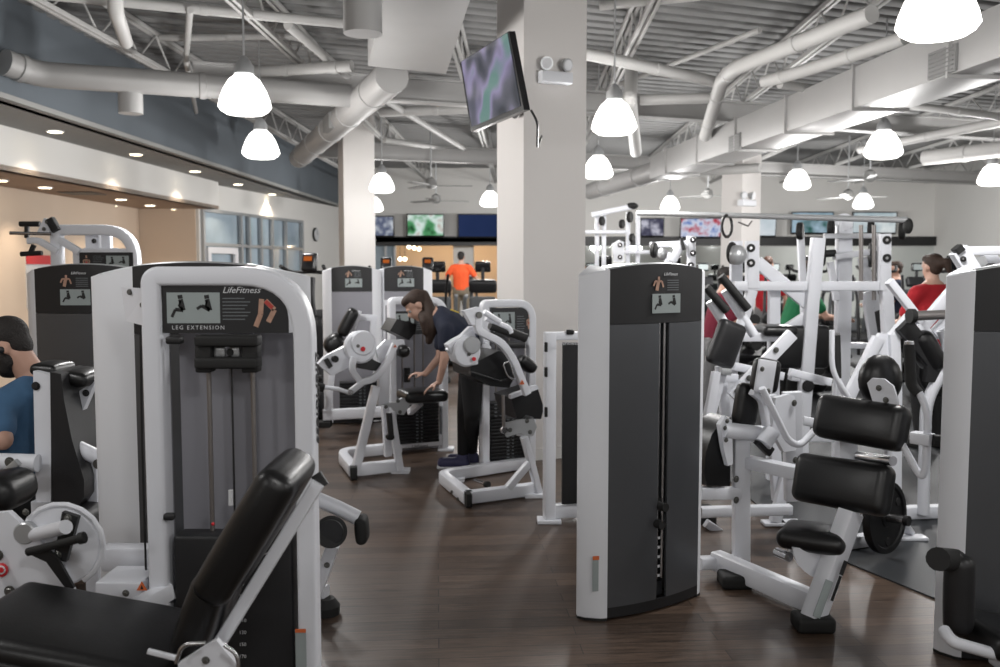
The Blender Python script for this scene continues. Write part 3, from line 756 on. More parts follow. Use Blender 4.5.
def arch_frame(root, A, deg, w, h, rl=.02, rr=.19, bw=.065, bd=.09, zb=.03, m='white'):
    a = math.radians(deg); x = V(math.cos(a), math.sin(a), 0); n = V(math.sin(a), -math.cos(a), 0)
    p = [A+V(0, 0, zb), A+V(0, 0, h-bw/2), A+x*w+V(0, 0, h-bw/2), A+x*w+V(0, 0, zb)]
    pts = fillet(p, [rl, rr], 8)
    b = MB(); b.sweep(pts, sec(bd, bw, .014, 3), up=None) if False else b.sweep(pts, sec(bw, bd, .012, 3), up=n)
    return b.build('upright_frame', M[m], root)
def obeam(root, nm, pts, w, h, m='white', up=None, fil=None, c=None):
    b = MB(); pts = [Vector(p) for p in pts]
    if fil: pts = fillet(pts, fil, 5)
    b.sweep(pts, sec(w, h, c), up); return b.build(nm, M[m], root)
def otube(root, nm, pts, r, m='white', fil=None, n=14):
    b = MB(); pts = [Vector(p) for p in pts]
    if fil: pts = fillet(pts, fil, 5)
    b.tube(pts, r, n); return b.build(nm, M[m], root)
def opad(root, nm, a, b_, side, w, th, m='vinyl', bulge=.01, r=None):
    b = MB(); b.pad(a, b_, side, w, th, r, bulge); return b.build(nm, M[m], root, sharp=60)
def odisc(root, nm, c, ax, r, t, m='white', bev=.12):
    b = MB(); b.disc(c, ax, r, t, 32, bev); return b.build(nm, M[m], root)
def oplate(root, nm, poly, ext, m='white'):
    b = MB(); b.prism(poly, ext); return b.build(nm, M[m], root)
def bolts(root, pts, ax, r=.009, m='bolt'):
    for p in pts:
        b = MB(); ax = Vector(ax).normalized(); b.disc(p+ax*.002, ax, r*1.5, .003, 14); b.disc(p+ax*.006, ax, r, .008, 6); b.build('bolt', M[m], root)
def rubber_foot(root, p, r=.045, h=.03, nm='rubber_foot'):
    b = MB(); b.lathe(V(p[0], p[1], 0), [(r*1.1, 0), (r*1.12, h*.5), (r, h)]); return b.build(nm, M['rubber'], root)
def warn(root, c, x, n, s=.03):
    x = x.normalized(); u = V(0, 0, 1); b = MB(); b.prism([c-x*s*.55-u*s*.45, c+x*s*.55-u*s*.45, c+u*s*.5], n.normalized()*.002); w_ = b.build('warning_label', M['orange'], root)
    b = MB(); c2 = c+n.normalized()*.002; b.prism([c2-x*s*.14-u*s*.3, c2+x*s*.14-u*s*.3, c2+u*s*.15], n.normalized()*.001); b.build('warning_mark', M['black'], w_); return w_

X1, Y1, Z1 = V(1, 0, 0), V(0, 1, 0), V(0, 0, 1); NC = V(0, -1, 0)
# ================================================================ LEG EXTENSION (front left)
def leg_extension():
    Yf = 3.0
    t = thing('leg_extension_machine', 'nearest white leg extension machine with a black reclined seat and title placard', 'gym machine', (-.9, Yf, 0))
    A = V(P(154, 400, Yf).x, Yf+.03, 0); Bx = P(303.5, 350, Yf).x
    fr = arch_frame(t, A, 0, Bx-A.x, 1.605, .03, .21, .064, .09, .03)
    # side lettering on the right post
    text('logo_text', 'LifeFitness', .075, V(Bx+.034, Yf-.012+.045, 1.32), V(0, 0, -1), V(0, 1, 0), M['black'], fr, shear=.3, bold=.001)
    obeam(t, 'top_crossbar', [V(A.x, Yf+.04, 1.553), V(Bx-.12, Yf+.04, 1.553)], .04, .03)
    # placard
    O = P(163, 333, Yf); w = P(289, 333, Yf).x-O.x; h = P(163, 283.5, Yf).z-O.z
    placard(t, O, X1, Z1, NC, w, h, title=('LEG EXTENSION', .0185, .075, .075), pic=(.04, .20, .42, .62), logo=(.48, .81, .03), lines=(.48, .28, .22, .42), body=(.72, .10, .2, .62), local=False, corner=.12)
    # light shroud behind the uprights and the curved tower behind it
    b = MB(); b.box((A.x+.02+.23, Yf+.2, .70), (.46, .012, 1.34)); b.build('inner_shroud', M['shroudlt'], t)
    for px in (168, 252): obeam(t, 'shroud_fold', [P(px, 333, Yf+.18), V(P(px, 333, Yf+.18).x, Yf+.18, .1)], .012, .01, 'shroudlt')
    # rods, cable, top yoke
    for px in (208, 252): otube(t, 'guide_rod', [P(px, 335, Yf+.07), V(P(px, 335, Yf+.07).x, Yf+.07, .1)], .0085, 'rod', n=10)
    otube(t, 'cable', [P(231, 340, Yf+.05), V(P(231, 340, Yf+.05).x, Yf+.05, .72)], .0035, 'black', n=8)
    otube(t, 'cable_end', [P(231, 490, Yf+.05), P(231, 505, Yf+.05)], .009, 'print', n=10)
    yk = lambda x0, y0, x1, y1, yy, th, nm, m='rubber': (lambda b: (b.rbox((P(x0, y0, yy)+P(x1, y1, yy))/2, (abs(P(x1, y1, yy).x-P(x0, y0, yy).x), th, abs(P(x1, y1, yy).z-P(x0, y0, yy).z)), .008, None, 2), b.build(nm, M[m], t)))(MB())
    yk(197, 335, 260, 346, Yf-.0, .07, 'yoke_bar'); yk(197, 357, 260, 368, Yf, .07, 'yoke_bar'); yk(197, 344, 214, 372, Yf+.01, .06, 'yoke_block'); yk(243, 344, 260, 372, Yf+.01, .06, 'yoke_block')
    yk(214, 346, 226, 357, Yf+.02, .02, 'yoke_plate', 'silver'); yk(230, 346, 241, 357, Yf+.02, .02, 'yoke_plate', 'silver')
    odisc(t, 'pulley', P(231, 352, Yf+.02), NC, .012, .03, 'rubber')
    yk(167, 336, 183, 344, Yf-.0, .04, 'latch', 'black'); yk(164, 513, 175, 520, Yf-.01, .03, 'latch', 'black')
    # stack housing (lower black shroud) with number scale
    p0 = P(178, 532, Yf+.05); p1 = P(295, 532, Yf+.05)
    b = MB(); b.rbox(((p0.x+p1.x)/2, Yf+.05, (p0.z+.08)/2), (p1.x-p0.x, .1, p0.z-.08), .012, None, 3); hs = b.build('stack_housing', M['char'], t)
    for i in range(9): text('weight_number', str(10+20*i) if i < 5 else str(10+20*i), .017, P(239, 562+12*i, Yf-.004), X1, Z1, M['print'], hs)
    b = MB(); b.ball(P(213, 524, Yf-.0), .006, 6); b.build('indicator_light', M['red'], t)
    otube(t, 'adjust_lever', [P(255, 560, Yf-.02), P(262, 556, Yf-.05), P(272, 551, Yf-.05)], .003, 'steel', n=6)
    bx = MB(); a_ = P(296, 634, Yf-.02); bx.box(a_+V(0.016, 0, -.055), (.036, .003, .13)); s_ = bx.build('sticker', M['pane'], fr)
    bx = MB(); bx.box(a_+V(0.016, -.002, .012), (.036, .003, .012)); bx.build('sticker_band', M['orange'], fr)
    # bracket to the tower behind
    oplate(t, 'bracket_plate', [P(121, 287, Yf+.12), P(148, 289, Yf+.02), P(148, 327, Yf+.02), P(126, 321, Yf+.12)], (0, .02, 0)); bolts(t, [P(130, 292, Yf+.085), P(143, 305, Yf+.035)], NC, .007)
    # bottom members
    obeam(t, 'base_beam', [P(106, 557, Yf+.25), P(160, 557, Yf+.25)], .08, .09); 
    b = MB(); q = (P(107, 575, Yf+.1)+P(152, 607, Yf+.1))/2; b.rbox(q, (.16, .18, .125), .006, None, 2); b.build('pivot_box', M['white'], t)
    warn(t, P(142, 586, Yf+.0), X1, NC, .034); bolts(t, [P(126, 593, Yf)], NC, .008)
    obeam(t, 'base_strut', [P(128, 612, Yf-.1), P(170, 590, Yf+.02)], .05, .06)
    otube(t, 'cable', [P(140, 300, Yf+.14), P(142, 440, Yf+.14), P(146, 572, Yf+.14)], .004, 'black', n=8)
    obeam(t, 'floor_beam', [V(A.x, Yf+.03, .045), V(Bx, Yf+.03, .045)], .08, .07)
    for x in (A.x, Bx): rubber_foot(t, (x, Yf+.03), .05, .03)
    # seat cushion
    L = V(-1.43, 2.42, .632); R = V(-.83, 2.40, .53)
    opad(t, 'seat', L, R, Y1, .42, .1, 'vinyl', .012, .035)
    ca_ = (L+R)/2
    obeam(t, 'seat_beam', [L+V(.1, 0, -.09), R+V(.15, 0, -.09)], .07, .05)
    b = MB(); b.tube([V(L.x+.05, 2.205, .625), V(R.x-.02, 2.19, .525)], .006, 6); b.build('seat_seam', M['vinyl2'], t)
    obeam(t, 'seat_post', [V(-.95, 2.45, .5), V(-.95, 2.45, .04)], .07, .09); obeam(t, 'floor_beam', [V(-.95, 2.3, .045), V(-.95, 3.0, .045)], .08, .07)
    # back cushions
    n1 = (P(222, 577, 2.42)-P(296, 452, 2.42)).normalized()
    opad(t, 'backrest', P(294, 462, 2.42), P(221, 583, 2.42), Y1, .34, .105, 'vinyl', .008, .04)
    opad(t, 'lumbar_pad', P(226, 562, 2.42), P(198, 640, 2.42), Y1, .3, .09, 'vinyl', .008, .035)
    obeam(t, 'backrest_frame', [P(319, 482, 2.38), P(250, 594, 2.38), P(208, 662, 2.38)], .035, .05, up=Y1, fil=.1)
    obeam(t, 'frame_cap', [P(316, 474, 2.38), P(324, 486, 2.38)], .03, .014, 'black', up=Y1)
    oplate(t, 'hinge_plate', [P(178, 690, 2.22), P(178, 664, 2.22), P(206, 646, 2.22), P(216, 640, 2.22), P(236, 664, 2.22), P(240, 690, 2.22)], (0, .02, 0)); bolts(t, [P(206, 660, 2.22)], NC, .007)
    otube(t, 'release_loop', fillet([P(176, 663, 2.18), P(182, 644, 2.18), P(205, 643, 2.18)], .05), .005, 'steel')
    otube(t, 'release_loop', fillet([P(224, 645, 2.18), P(238, 655, 2.18), P(238, 675, 2.18)], .05), .005, 'steel')
    obeam(t, 'seat_slider', [P(148, 651, 2.2), P(176, 658, 2.2)], .012, .012)
    # cam at the knee pivot: big white plate with range selector
    Yc = 2.82
    odisc(t, 'cam_plate', P(62, 545, Yc), NC, .128, .03, 'white', .05)
    otube(t, 'cam_rim', [P(62, 545, Yc-.01)+V(math.cos(a)*.132, 0, math.sin(a)*.132) for a in [math.radians(-60+20*i) for i in range(12)]], .009, 'white', n=8)
    oplate(t, 'cam_arm', [P(-30, 516, Yc-.03), P(8, 512, Yc-.03), P(60, 560, Yc-.03), P(76, 600, Yc-.03), P(60, 625, Yc-.03), P(0, 608, Yc-.03), P(-40, 590, Yc-.03)], (0, .025, 0))
    otube(t, 'pivot_tube', [P(28, 536, Yc-.0), P(66, 527, Yc-.12)], .022, 'white', n=16)
    odisc(t, 'pivot_collar', P(27, 532, Yc-.02), NC, .035, .04, 'silver')
    oplate(t, 'selector_bracket', [P(62, 512, Yc-.08), P(78, 517, Yc-.08), P(66, 562, Yc-.08), P(53, 560, Yc-.08)], (0, .02, 0), 'black'); bolts(t, [P(68, 518, Yc-.08), P(58, 555, Yc-.08)], NC, .008)
    otube(t, 'selector_handle', [P(28, 552, Yc-.1), P(55, 545, Yc-.12), P(82, 538, Yc-.14)], .013, 'rubber'); odisc(t, 'handle_knob', P(82, 538, Yc-.145), P(82, 538, 2)-P(55, 545, 2), .018, .02, 'rubber')
    oplate(t, 'selector_arm', [P(26, 553, Yc-.1), P(40, 545, Yc-.1), P(56, 556, Yc-.1), P(74, 588, Yc-.1), P(68, 592, Yc-.1), P(46, 562, Yc-.1)], (0, .012, 0), 'black')
    odisc(t, 'badge', P(1, 570, Yc-.04), NC, .022, .012, 'red'); odisc(t, 'badge', P(1, 570, Yc-.05), NC, .014, .006, 'print'); odisc(t, 'badge', P(1, 570, Yc-.055), NC, .009, .004, 'red')
    bolts(t, [P(10, 591, Yc-.035), P(-2, 555, Yc-.035)], NC, .012); bolts(t, [P(26, 512, Yc-.02)], NC, .007)
    otube(t, 'roller_arm', [P(-30, 590, Yc-.05), P(-60, 640, 2.6)], .02)
    return t
leg_extension()
sig_tower('weight_tower', 'white sided curved weight tower standing right behind the leg extension uprights', 'weight tower', -1.159, 3.42, 0, wf=.235, face='shroud', slot=False, ch=(.19,.06))
sig_tower('weight_tower', 'dark weight tower at the far left with white edge, behind the seated person', 'weight tower', -2.30, 5.0, -3, wf=.29, face='shroud', slot=False, gx=-.06)
# ---- leg curl just visible right of the leg extension
def leg_curl():
    Y = 4.0
    t = thing('leg_curl_machine', 'low white machine with round black roller pads, jutting out right of the leg extension', 'gym machine', (G(327, 612).x, G(327, 612).y, 0))
    otube(t, 'upper_arm', [P(300, 492, Y), P(338, 508, Y), P(358, 518, Y)], .034, n=18)
    opad(t, 'end_pad', P(361, 516, Y), P(363, 542, Y), Y1, .12, .045, 'rubber')
    b = MB(); b.cyl(P(331, 532, Y-.16), P(331, 532, Y-.02), .07, n=28); b.build('roller_pad', M['rubber'], t); odisc(t, 'roller_end', P(331, 532, Y-.165), NC, .055, .01, 'char')
    obeam(t, 'leg', [P(333, 545, Y+.05), P(317, 590, Y+.05)], .05, .06); obeam(t, 'leg', [P(316, 585, Y+.05), P(326, 605, Y+.12)], .05, .05)
    b = MB(); b.lathe(V(t.location.x, t.location.y-.02, 0), [(.062, 0), (.065, .04), (.04, .075)]); b.build('rubber_foot', M['rubber'], t)
    bolts(t, [P(327, 565, Y+.02), P(317, 560, Y+.02)], NC, .009); warn(t, P(317, 582, Y+.0), X1, NC, .026)
    obeam(t, 'base_beam', [V(-1.3, 4.2, .09), V(t.location.x, t.location.y, .09)], .07, .07)
    otube(t, 'link', [P(312, 545, Y), P(320, 540, Y-.05)], .01, 'black')
leg_curl()
# ================================================================ ARM CURL MACHINES IN THE MIDDLE
def gb(px, py, z=.04): return G(px, py, 0)+V(0, 0, z)
def curl_right():
    deg = 24; a = math.radians(deg); x = V(math.cos(a), math.sin(a), 0); n = V(math.sin(a), -math.cos(a), 0)
    A = G(481, 473)
    t = thing('arm_curl_machine', 'white arm curl machine with slanted black arm pad, in front of the centre column', 'gym machine', tuple(A))
    P1 = Plane(A.x, A.y, deg)
    arch_frame(t, A+x*.03, deg, .40, P1(500, 299.5).z, .03, .14, .06, .085, .03)
    O = P1(491, 338, .03); w = (P1(541, 338, .03)-O).length*.98; h = P1(491, 308, .03).z-O.z
    placard(t, O, x, Z1, n, w*.86, h, pic=(.05, .2, .5, .65), logo=None, lines=(.6, .2, .2, .5), body=(.82, .2, .14, .6), legs=False, local=False, corner=.08)
    b = MB(); c = A+x*.24-n*.14; b.prism([c-x*.2, c+x*.2, c+x*.2+Z1*(P1(500, 312).z), c-x*.2+Z1*(P1(500, 312).z)], n*.01); b.build('rear_shroud', M['shroudlt'], t)
    for s in (.15, .26): otube(t, 'guide_rod', [A+x*s-n*.05+Z1*.1, A+x*s-n*.05+Z1*1.15], .008, 'rod', n=8)
    obeam(t, 'yoke', [P1(502, 345, .0), P1(524, 345, 0)], .05, .05, 'black')
    stack(t, A+x*.24-n*.06, x, -n, .32, .14, .09, .42, 12); stack(t, A+x*.13-n*.04, x, -n, .12, .12, .43, .55, 4, 'top_weight')
    # U shaped floor frame
    c1, c2, e2 = G(437, 484), G(466, 507), G(540, 497)
    Ab = A+x*.42
    pts = [Ab+Z1*.05, V(c1.x+.03, c1.y+.05, .05), V(c2.x+.02, c2.y+.04, .05)]
    obeam(t, 'base_frame', pts, .08, .085, fil=.1)
    obeam(t, 'base_frame', [V(c2.x, c2.y+.06, .05), V(e2.x-.02, e2.y+.05, .05)], .08, .085)
    obeam(t, 'end_cap', [V(c2.x-.005, c2.y+.005, .05), V(c2.x+.03, c2.y+.015, .05)], .088, .095, 'rubber')
    P2 = Plane(c2.x, c2.y+.06, deg)     # front side of machine
    for px, py in ((535, 498), (455, 482)): 
        q = G(px, py); b = MB(); b.rbox(V(q.x, q.y+.03, .015), (.14, .1, .03), .005, None, 2); b.build('foot_plate', M['white'], t)
    bolts(t, [P2(452, 492, .02), P2(458, 499, .02)], V(-.7, -.7, 0), .008)
    obeam(t, 'front_leg', [P2(524, 437), P2(533, 470), P2(539, 493)], .045, .06, up=n); obeam(t, 'brace', [P2(508, 488), P2(529, 463)], .05, .05, up=n)
    otube(t, 'foot_peg', [G(475, 487)+Z1*.05, G(487, 497)+Z1*.09], .012, 'steel'); odisc(t, 'peg_cap', G(487, 497)+Z1*.09, V(.5, -.8, .2), .022, .04, 'rubber')
    # cam plate and seat adjust
    P3 = Plane(c2.x+.05, c2.y+.2, deg)
    oplate(t, 'seat_cam', [P3(504, 428), P3(506, 423), P3(521, 419), P3(526, 415), P3(533, 417), P3(537, 427), P3(533, 436), P3(526, 437), P3(521, 433), P3(507, 437)], -n*.02, 'silver')
    bolts(t, [P3(510, 430), P3(527, 421), P3(530, 432)], n, .011); otube(t, 'adjust_rod', [P3(503, 395), P3(504, 432)], .012, 'rod'); odisc(t, 'adjust_knob', P3(504, 430), n, .025, .03, 'steel')
    obeam(t, 'seat_post', [P3(520, 436, -.05), P3(527, 405, -.05)], .05, .05)
    # seat (dark block with a white lip)
    M_ = P3
    b = MB(); b.prism([M_(511, 398), M_(538, 389), M_(544, 408), M_(541, 419), M_(517, 419)], -n*.30); b.build('seat', M['vinyl'], t)
    b = MB(); b.prism([M_(511, 399, .005), M_(511, 395, .005), M_(537, 385, .005), M_(539, 389, .005)], -n*.04); b.build('seat_lip', M['white'], t)
    # slanted arm pad
    b = MB(); q = P3
    top = [q(470, 368, -.02), q(497, 351, -.02), q(510, 352, -.02), q(515, 375, -.02)]
    b.prism([q(470, 365), q(498, 351), q(506, 352), q(514, 378), q(509, 388), q(490, 386), q(471, 376)], -n*.34); b.build('arm_pad', M['vinyl'], t, sharp=50)
    obeam(t, 'pad_edge', [q(470, 372, .012), q(500, 381, .012), q(508, 379, .012)], .014, .03, 'vinyl2', up=n)
    opad(t, 'side_pad', q(519, 358, -.3), q(534, 370, -.3), n, .12, .08)
    # movement arm
    obeam(t, 'movement_arm', [q(478, 312, .08), q(477, 330, .08), q(486, 335, .08), q(501, 342, .08), q(513, 359, .08), q(527, 394, .08)], .05, .055, up=n, fil=.06)
    oplate(t, 'pivot_head', [q(464, 311, .1), q(479, 307, .1), q(484, 314, .1), q(480, 326, .1), q(472, 325, .1)], -n*.06); odisc(t, 'pivot_bolt', q(479, 315, .11), n, .022, .02, 'bolt')
    otube(t, 'handle', [q(490, 325, .0), q(526, 338, .0)], .032, 'rubber', n=14); otube(t, 'handle_bar', [q(486, 318, .02), q(509, 328, .02), q(511, 333, .02)], .02, 'white', fil=.05)
    otube(t, 'handle_bar', [q(484, 312, .04), q(500, 322, .04)], .02)
    odisc(t, 'cam_disc', q(466, 352, .05), n, .10, .05, 'white'); odisc(t, 'cam_rim', q(472, 345, .08), n, .06, .03, 'silver')
    oplate(t, 'cam_housing', [q(448, 345, .04), q(455, 340, .04), q(474, 330, .04), q(478, 345, .04), q(478, 364, .04), q(466, 367, .04), q(455, 362, .04)], -n*.08)
    odisc(t, 'badge', q(474, 359, .09), n, .014, .01, 'red'); bolts(t, [q(469, 354, .08)], n, .009)
    obeam(t, 'link_arm', [q(448, 352, .0), q(470, 330, .0), q(480, 329, .0)], .05, .05, up=n)
    otube(t, 'grip_loop', fillet([q(514, 380, .1), q(507, 376, .1), q(503, 364, .1), q(509, 361, .1), q(515, 378, .1)], .03), .006, 'steel')
    warn(t, q(522, 382, .115), x, n, .035)
    otube(t, 'cable', [A+x*.24+Z1*.6, P1(513, 350)], .004, 'black', n=6)
    obeam(t, 'support_post', [P1(483, 345, .05), P1(488, 350, .05)], .06, .06)
    return t
curl_right()
def curl_left():
    deg = 24; a = math.radians(deg); x = V(math.cos(a), math.sin(a), 0); n = V(math.sin(a), -math.cos(a), 0)
    Bq = G(446, 450); A = Bq-x*.52
    t = thing('arm_curl_machine', 'white arm curl machine with round cam, the person in navy leaning over its seat', 'gym machine', tuple(A))
    P1 = Plane(A.x, A.y, deg)
    arch_frame(t, A+x*.03, deg, .47, P1(400, 297).z, .03, .14, .06, .085, .03)
    O = P1(392, 335, .03); placard(t, O, x, Z1, n, .36, .20, pic=(.06, .15, .48, .75), logo=None, lines=(.6, .2, .2, .5), body=(.84, .2, .12, .6), legs=False, local=False, corner=.08)
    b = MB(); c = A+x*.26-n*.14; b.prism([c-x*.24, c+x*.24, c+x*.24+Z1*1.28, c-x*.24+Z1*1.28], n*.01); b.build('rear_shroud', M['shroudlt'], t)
    for s in (.14, .25, .33): otube(t, 'guide_rod', [A+x*s-n*.05+Z1*.1, A+x*s-n*.05+Z1*1.1], .008, 'rod', n=8)
    b = MB(); b.cyl(P1(407, 368, -.02), P1(407, 382, -.02), .028, n=12); b.build('selector_block', M['rubber'], t)
    otube(t, 'selector_pin', [P1(407, 375, .0), P1(414, 375, .05)], .014, 'rubber')
    stack(t, A+x*.25-n*.02, x, -n, .38, .14, .09, .44, 12)
    obeam(t, 'base_beam', [A+Z1*.1, Bq+Z1*.1], .07, .1); b = MB(); b.rbox(Bq+V(0, 0, .012), (.14, .14, .024), .004, None, 2); b.build('foot_plate', M['white'], t)
    text('logo_text', 'LifeFitness', .035, P1(412, 448, .05), x, Z1, M['black'], t)
    c1, c2, e2 = G(337, 466), G(353, 480), G(400, 474)
    obeam(t, 'base_frame', [A+x*.1+Z1*.06, V(c1.x+.03, c1.y+.22, .06), V(c1.x+.04, c1.y+.05, .06), V(c2.x, c2.y+.05, .06)], .08, .09, fil=.08)
    obeam(t, 'base_frame', [V(c2.x-.02, c2.y+.06, .06), V(e2.x, e2.y+.06, .06)], .08, .09)
    obeam(t, 'end_cap', [V(c2.x-.02, c2.y+.0, .055), V(c2.x+.03, c2.y+.01, .055)], .09, .1, 'rubber')
    q = Plane(c2.x, c2.y+.06, deg)
    b = MB(); b.rbox(V(e2.x, e2.y+.05, .015), (.14, .12, .03), .004, None, 2); b.build('foot_plate', M['white'], t)
    obeam(t, 'leg', [q(356, 468), q(376, 386)], .065, .06, up=n); obeam(t, 'leg', [q(400, 470), q(391, 412)], .055, .06, up=n); obeam(t, 'leg', [q(388, 456, -.35), q(385, 405, -.35)], .06, .06, up=n)
    obeam(t, 'seat_adjuster', [q(389, 413, .02), q(391, 436, .02)], .04, .04, 'black', up=n); opad(t, 'adjust_grip', q(386, 437, .03), q(394, 437, .03), Y1, .05, .03, 'rubber')
    opad(t, 'seat', q(401, 396, -.1), q(443, 394, -.1), n, .3, .085)
    oplate(t, 'seat_bracket', [q(382, 405), q(396, 402), q(402, 398), q(436, 401), q(410, 405), q(404, 415), q(396, 414), q(392, 408)], -n*.03, 'silver'); bolts(t, [q(386, 407), q(398, 401), q(400, 412)], n, .01)
    obeam(t, 'seat_post', [q(420, 403, -.12), q(410, 412, -.3)], .05, .05)
    # cam
    odisc(t, 'cam_disc', q(360, 347), n, .125, .06, 'white'); odisc(t, 'cam_rim', q(363, 343, .03), n, .095, .03, 'white'); odisc(t, 'badge', q(363, 349, .05), n, .018, .01, 'red'); bolts(t, [q(358, 346, .045)], n, .009)
    oplate(t, 'cam_arm', [q(318, 364), q(326, 356), q(346, 346), q(352, 360), q(348, 368), q(332, 376), q(326, 371)], -n*.06); odisc(t, 'knob', q(335, 359, .03), n, .025, .04, 'rubber')
    oplate(t, 'arm_end', [q(324, 360, .02), q(328, 358, .02), q(333, 366, .02), q(329, 369, .02)], -n*.05, 'black')
    obeam(t, 'movement_arm', [q(354, 357, .06), q(351, 370, .06), q(360, 381, .06)], .045, .045, up=n, fil=.08)
    obeam(t, 'movement_arm', [q(362, 382, .06), q(374, 379, .06), q(386, 365, .06), q(395, 344, .06)], .05, .05, up=n, fil=.1)
    obeam(t, 'link_arm', [q(363, 382, .07), q(350, 392, .07)], .045, .04, up=n)
    otube(t, 'handle', [q(323, 387, .08), q(338, 389, .08), q(350, 393, .08)], .016, n=10); otube(t, 'grip', [q(314, 385, .08), q(324, 387, .08)], .024, 'rubber')
    odisc(t, 'pivot', q(350, 392, .09), n, .02, .05, 'steel')
    oplate(t, 'upper_plate', [q(376, 350, -.02), q(386, 340, -.02), q(404, 340, -.02), q(406, 350, -.02), q(392, 356, -.02), q(380, 362, -.02)], -n*.05)
    obeam(t, 'post', [q(383, 405, -.06), q(384, 345, -.06)], .09, .06, up=n)
    b = MB(); b.prism([q(390, 331, -.1), q(397, 319, -.1), q(417, 324, -.1), q(415, 333, -.1), q(409, 340, -.1)], -n*.26); b.build('arm_pad', M['vinyl'], t)
    b = MB(); b.prism([q(356, 358, .0), q(362, 354, 0), q(382, 364, 0), q(380, 372, 0), q(357, 368, 0)], -n*.25); b.build('chest_pad', M['vinyl2'], t)
    opad(t, 'elbow_pad', q(397, 352), q(408, 350), n, .15, .08)
    warn(t, q(395, 346, .09), x, n, .025)
    return t
curl_left()
# small slim black tower left of the wide tower
def slim_tower():
    f = G(549, 522); t = thing('slim_weight_tower', 'slim white tower with a tall black panel, between arm curl machine and wide tower', 'weight tower', tuple(f))
    q = Plane(f.x, f.y-.02, 10); x = q.d; n = q.n
    tp = q(549, 333).z
    o = V(f.x, f.y, 0)
    obeam(t, 'post', [o+Z1*.02, o+Z1*(tp)], .07, .08, up=n)
    obeam(t, 'post', [o+x*.42+Z1*.02, o+x*.42+Z1*tp], .07, .08, up=n)
    obeam(t, 'top_bar', [o+Z1*(tp-.02)-x*.03, o+x*.45+Z1*(tp-.02)], .06, .05, up=Z1)
    obeam(t, 'base_bar', [o+Z1*.07, o+x*.42+Z1*.07], .06, .09, up=Z1)
    b = MB(); b.rbox(o+V(0, 0, .012), (.15, .12, .024), .004, None, 2); b.build('foot_plate', M['white'], t)
    b = MB(); c = o+x*.2+n*.02; b.prism([c-x*.125+Z1*.12, c+x*.21+Z1*.12, c+x*.21+Z1*(tp-.06), c-x*.125+Z1*(tp-.06)], n*.02); pn = b.build('black_panel', M['char'], t)
    text('logo_text', 'LifeFitness', .03, q(558, 345, .05), x, Z1, M['print'], pn)
    b = MB(); b.rbox(q(570, 332, .0), (.05, .05, .03), .01, None, 2); b.build('cable_guide', M['rubber'], t)
    for py in (347, 372, 412): 
        b = MB(); b.rbox(q(546, py, .045), (.02, .03, .06), .005, None, 2); b.build('latch', M['rubber'], t)
    stack(t, o+x*.26-n*.08, x, -n, .2, .12, .1, .5, 10)
slim_tower()
# pair of towers farther back
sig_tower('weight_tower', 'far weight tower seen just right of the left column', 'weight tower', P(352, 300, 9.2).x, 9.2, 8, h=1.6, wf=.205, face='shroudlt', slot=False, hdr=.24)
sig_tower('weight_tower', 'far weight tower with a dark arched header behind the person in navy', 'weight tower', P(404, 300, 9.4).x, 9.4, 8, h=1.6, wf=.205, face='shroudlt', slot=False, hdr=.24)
# bench machine behind the left curl
def rear_bench():
    q = Plane(P(355, 410, 8.5).x, 8.5, 10); x, n = q.d, q.n
    f0 = G(325, 426)
    t = thing('leg_press_machine', 'white framed machine with a black reclined backrest behind the left arm curl machine', 'gym machine', tuple(f0))
    obeam(t, 'base_beam', [q(323, 415), q(392, 411)], .1, .09, up=n)
    b = MB(); b.rbox(q(325, 424)+V(0, 0, .0), (.12, .12, .06), .01, None, 2); b.build('rubber_foot', M['rubber'], t)
    obeam(t, 'post', [q(327, 420), q(332, 372)], .06, .06, up=n)
    stack(t, V(q(358, 400).x, 8.72, 0), x, -n, .42, .15, .12, .5, 12)
    opad(t, 'backrest', q(355, 309, .0), q(341, 335, .0), n, .3, .1)
    opad(t, 'seat', q(343, 337, .0), q(326, 350, 0), n, .34, .16)
    obeam(t, 'backrest_frame', [q(360, 311), q(352, 334)], .035, .04, up=n); obeam(t, 'top_bar', [q(352, 317, -.1), q(377, 318, -.1)], .06, .05, up=n); obeam(t, 'post', [q(374, 318, -.1), q(372, 345, -.1)], .06, .06, up=n)
    obeam(t, 'inner_post', [q(388, 300, .1), q(386, 410, .1)], .07, .05, up=n)
    otube(t, 'handle', [q(311, 379, .2), q(322, 378, .2)], .03, 'rubber'); otube(t, 'handle', [q(314, 387, .2), q(324, 390, .2)], .025, 'rubber')
rear_bench()
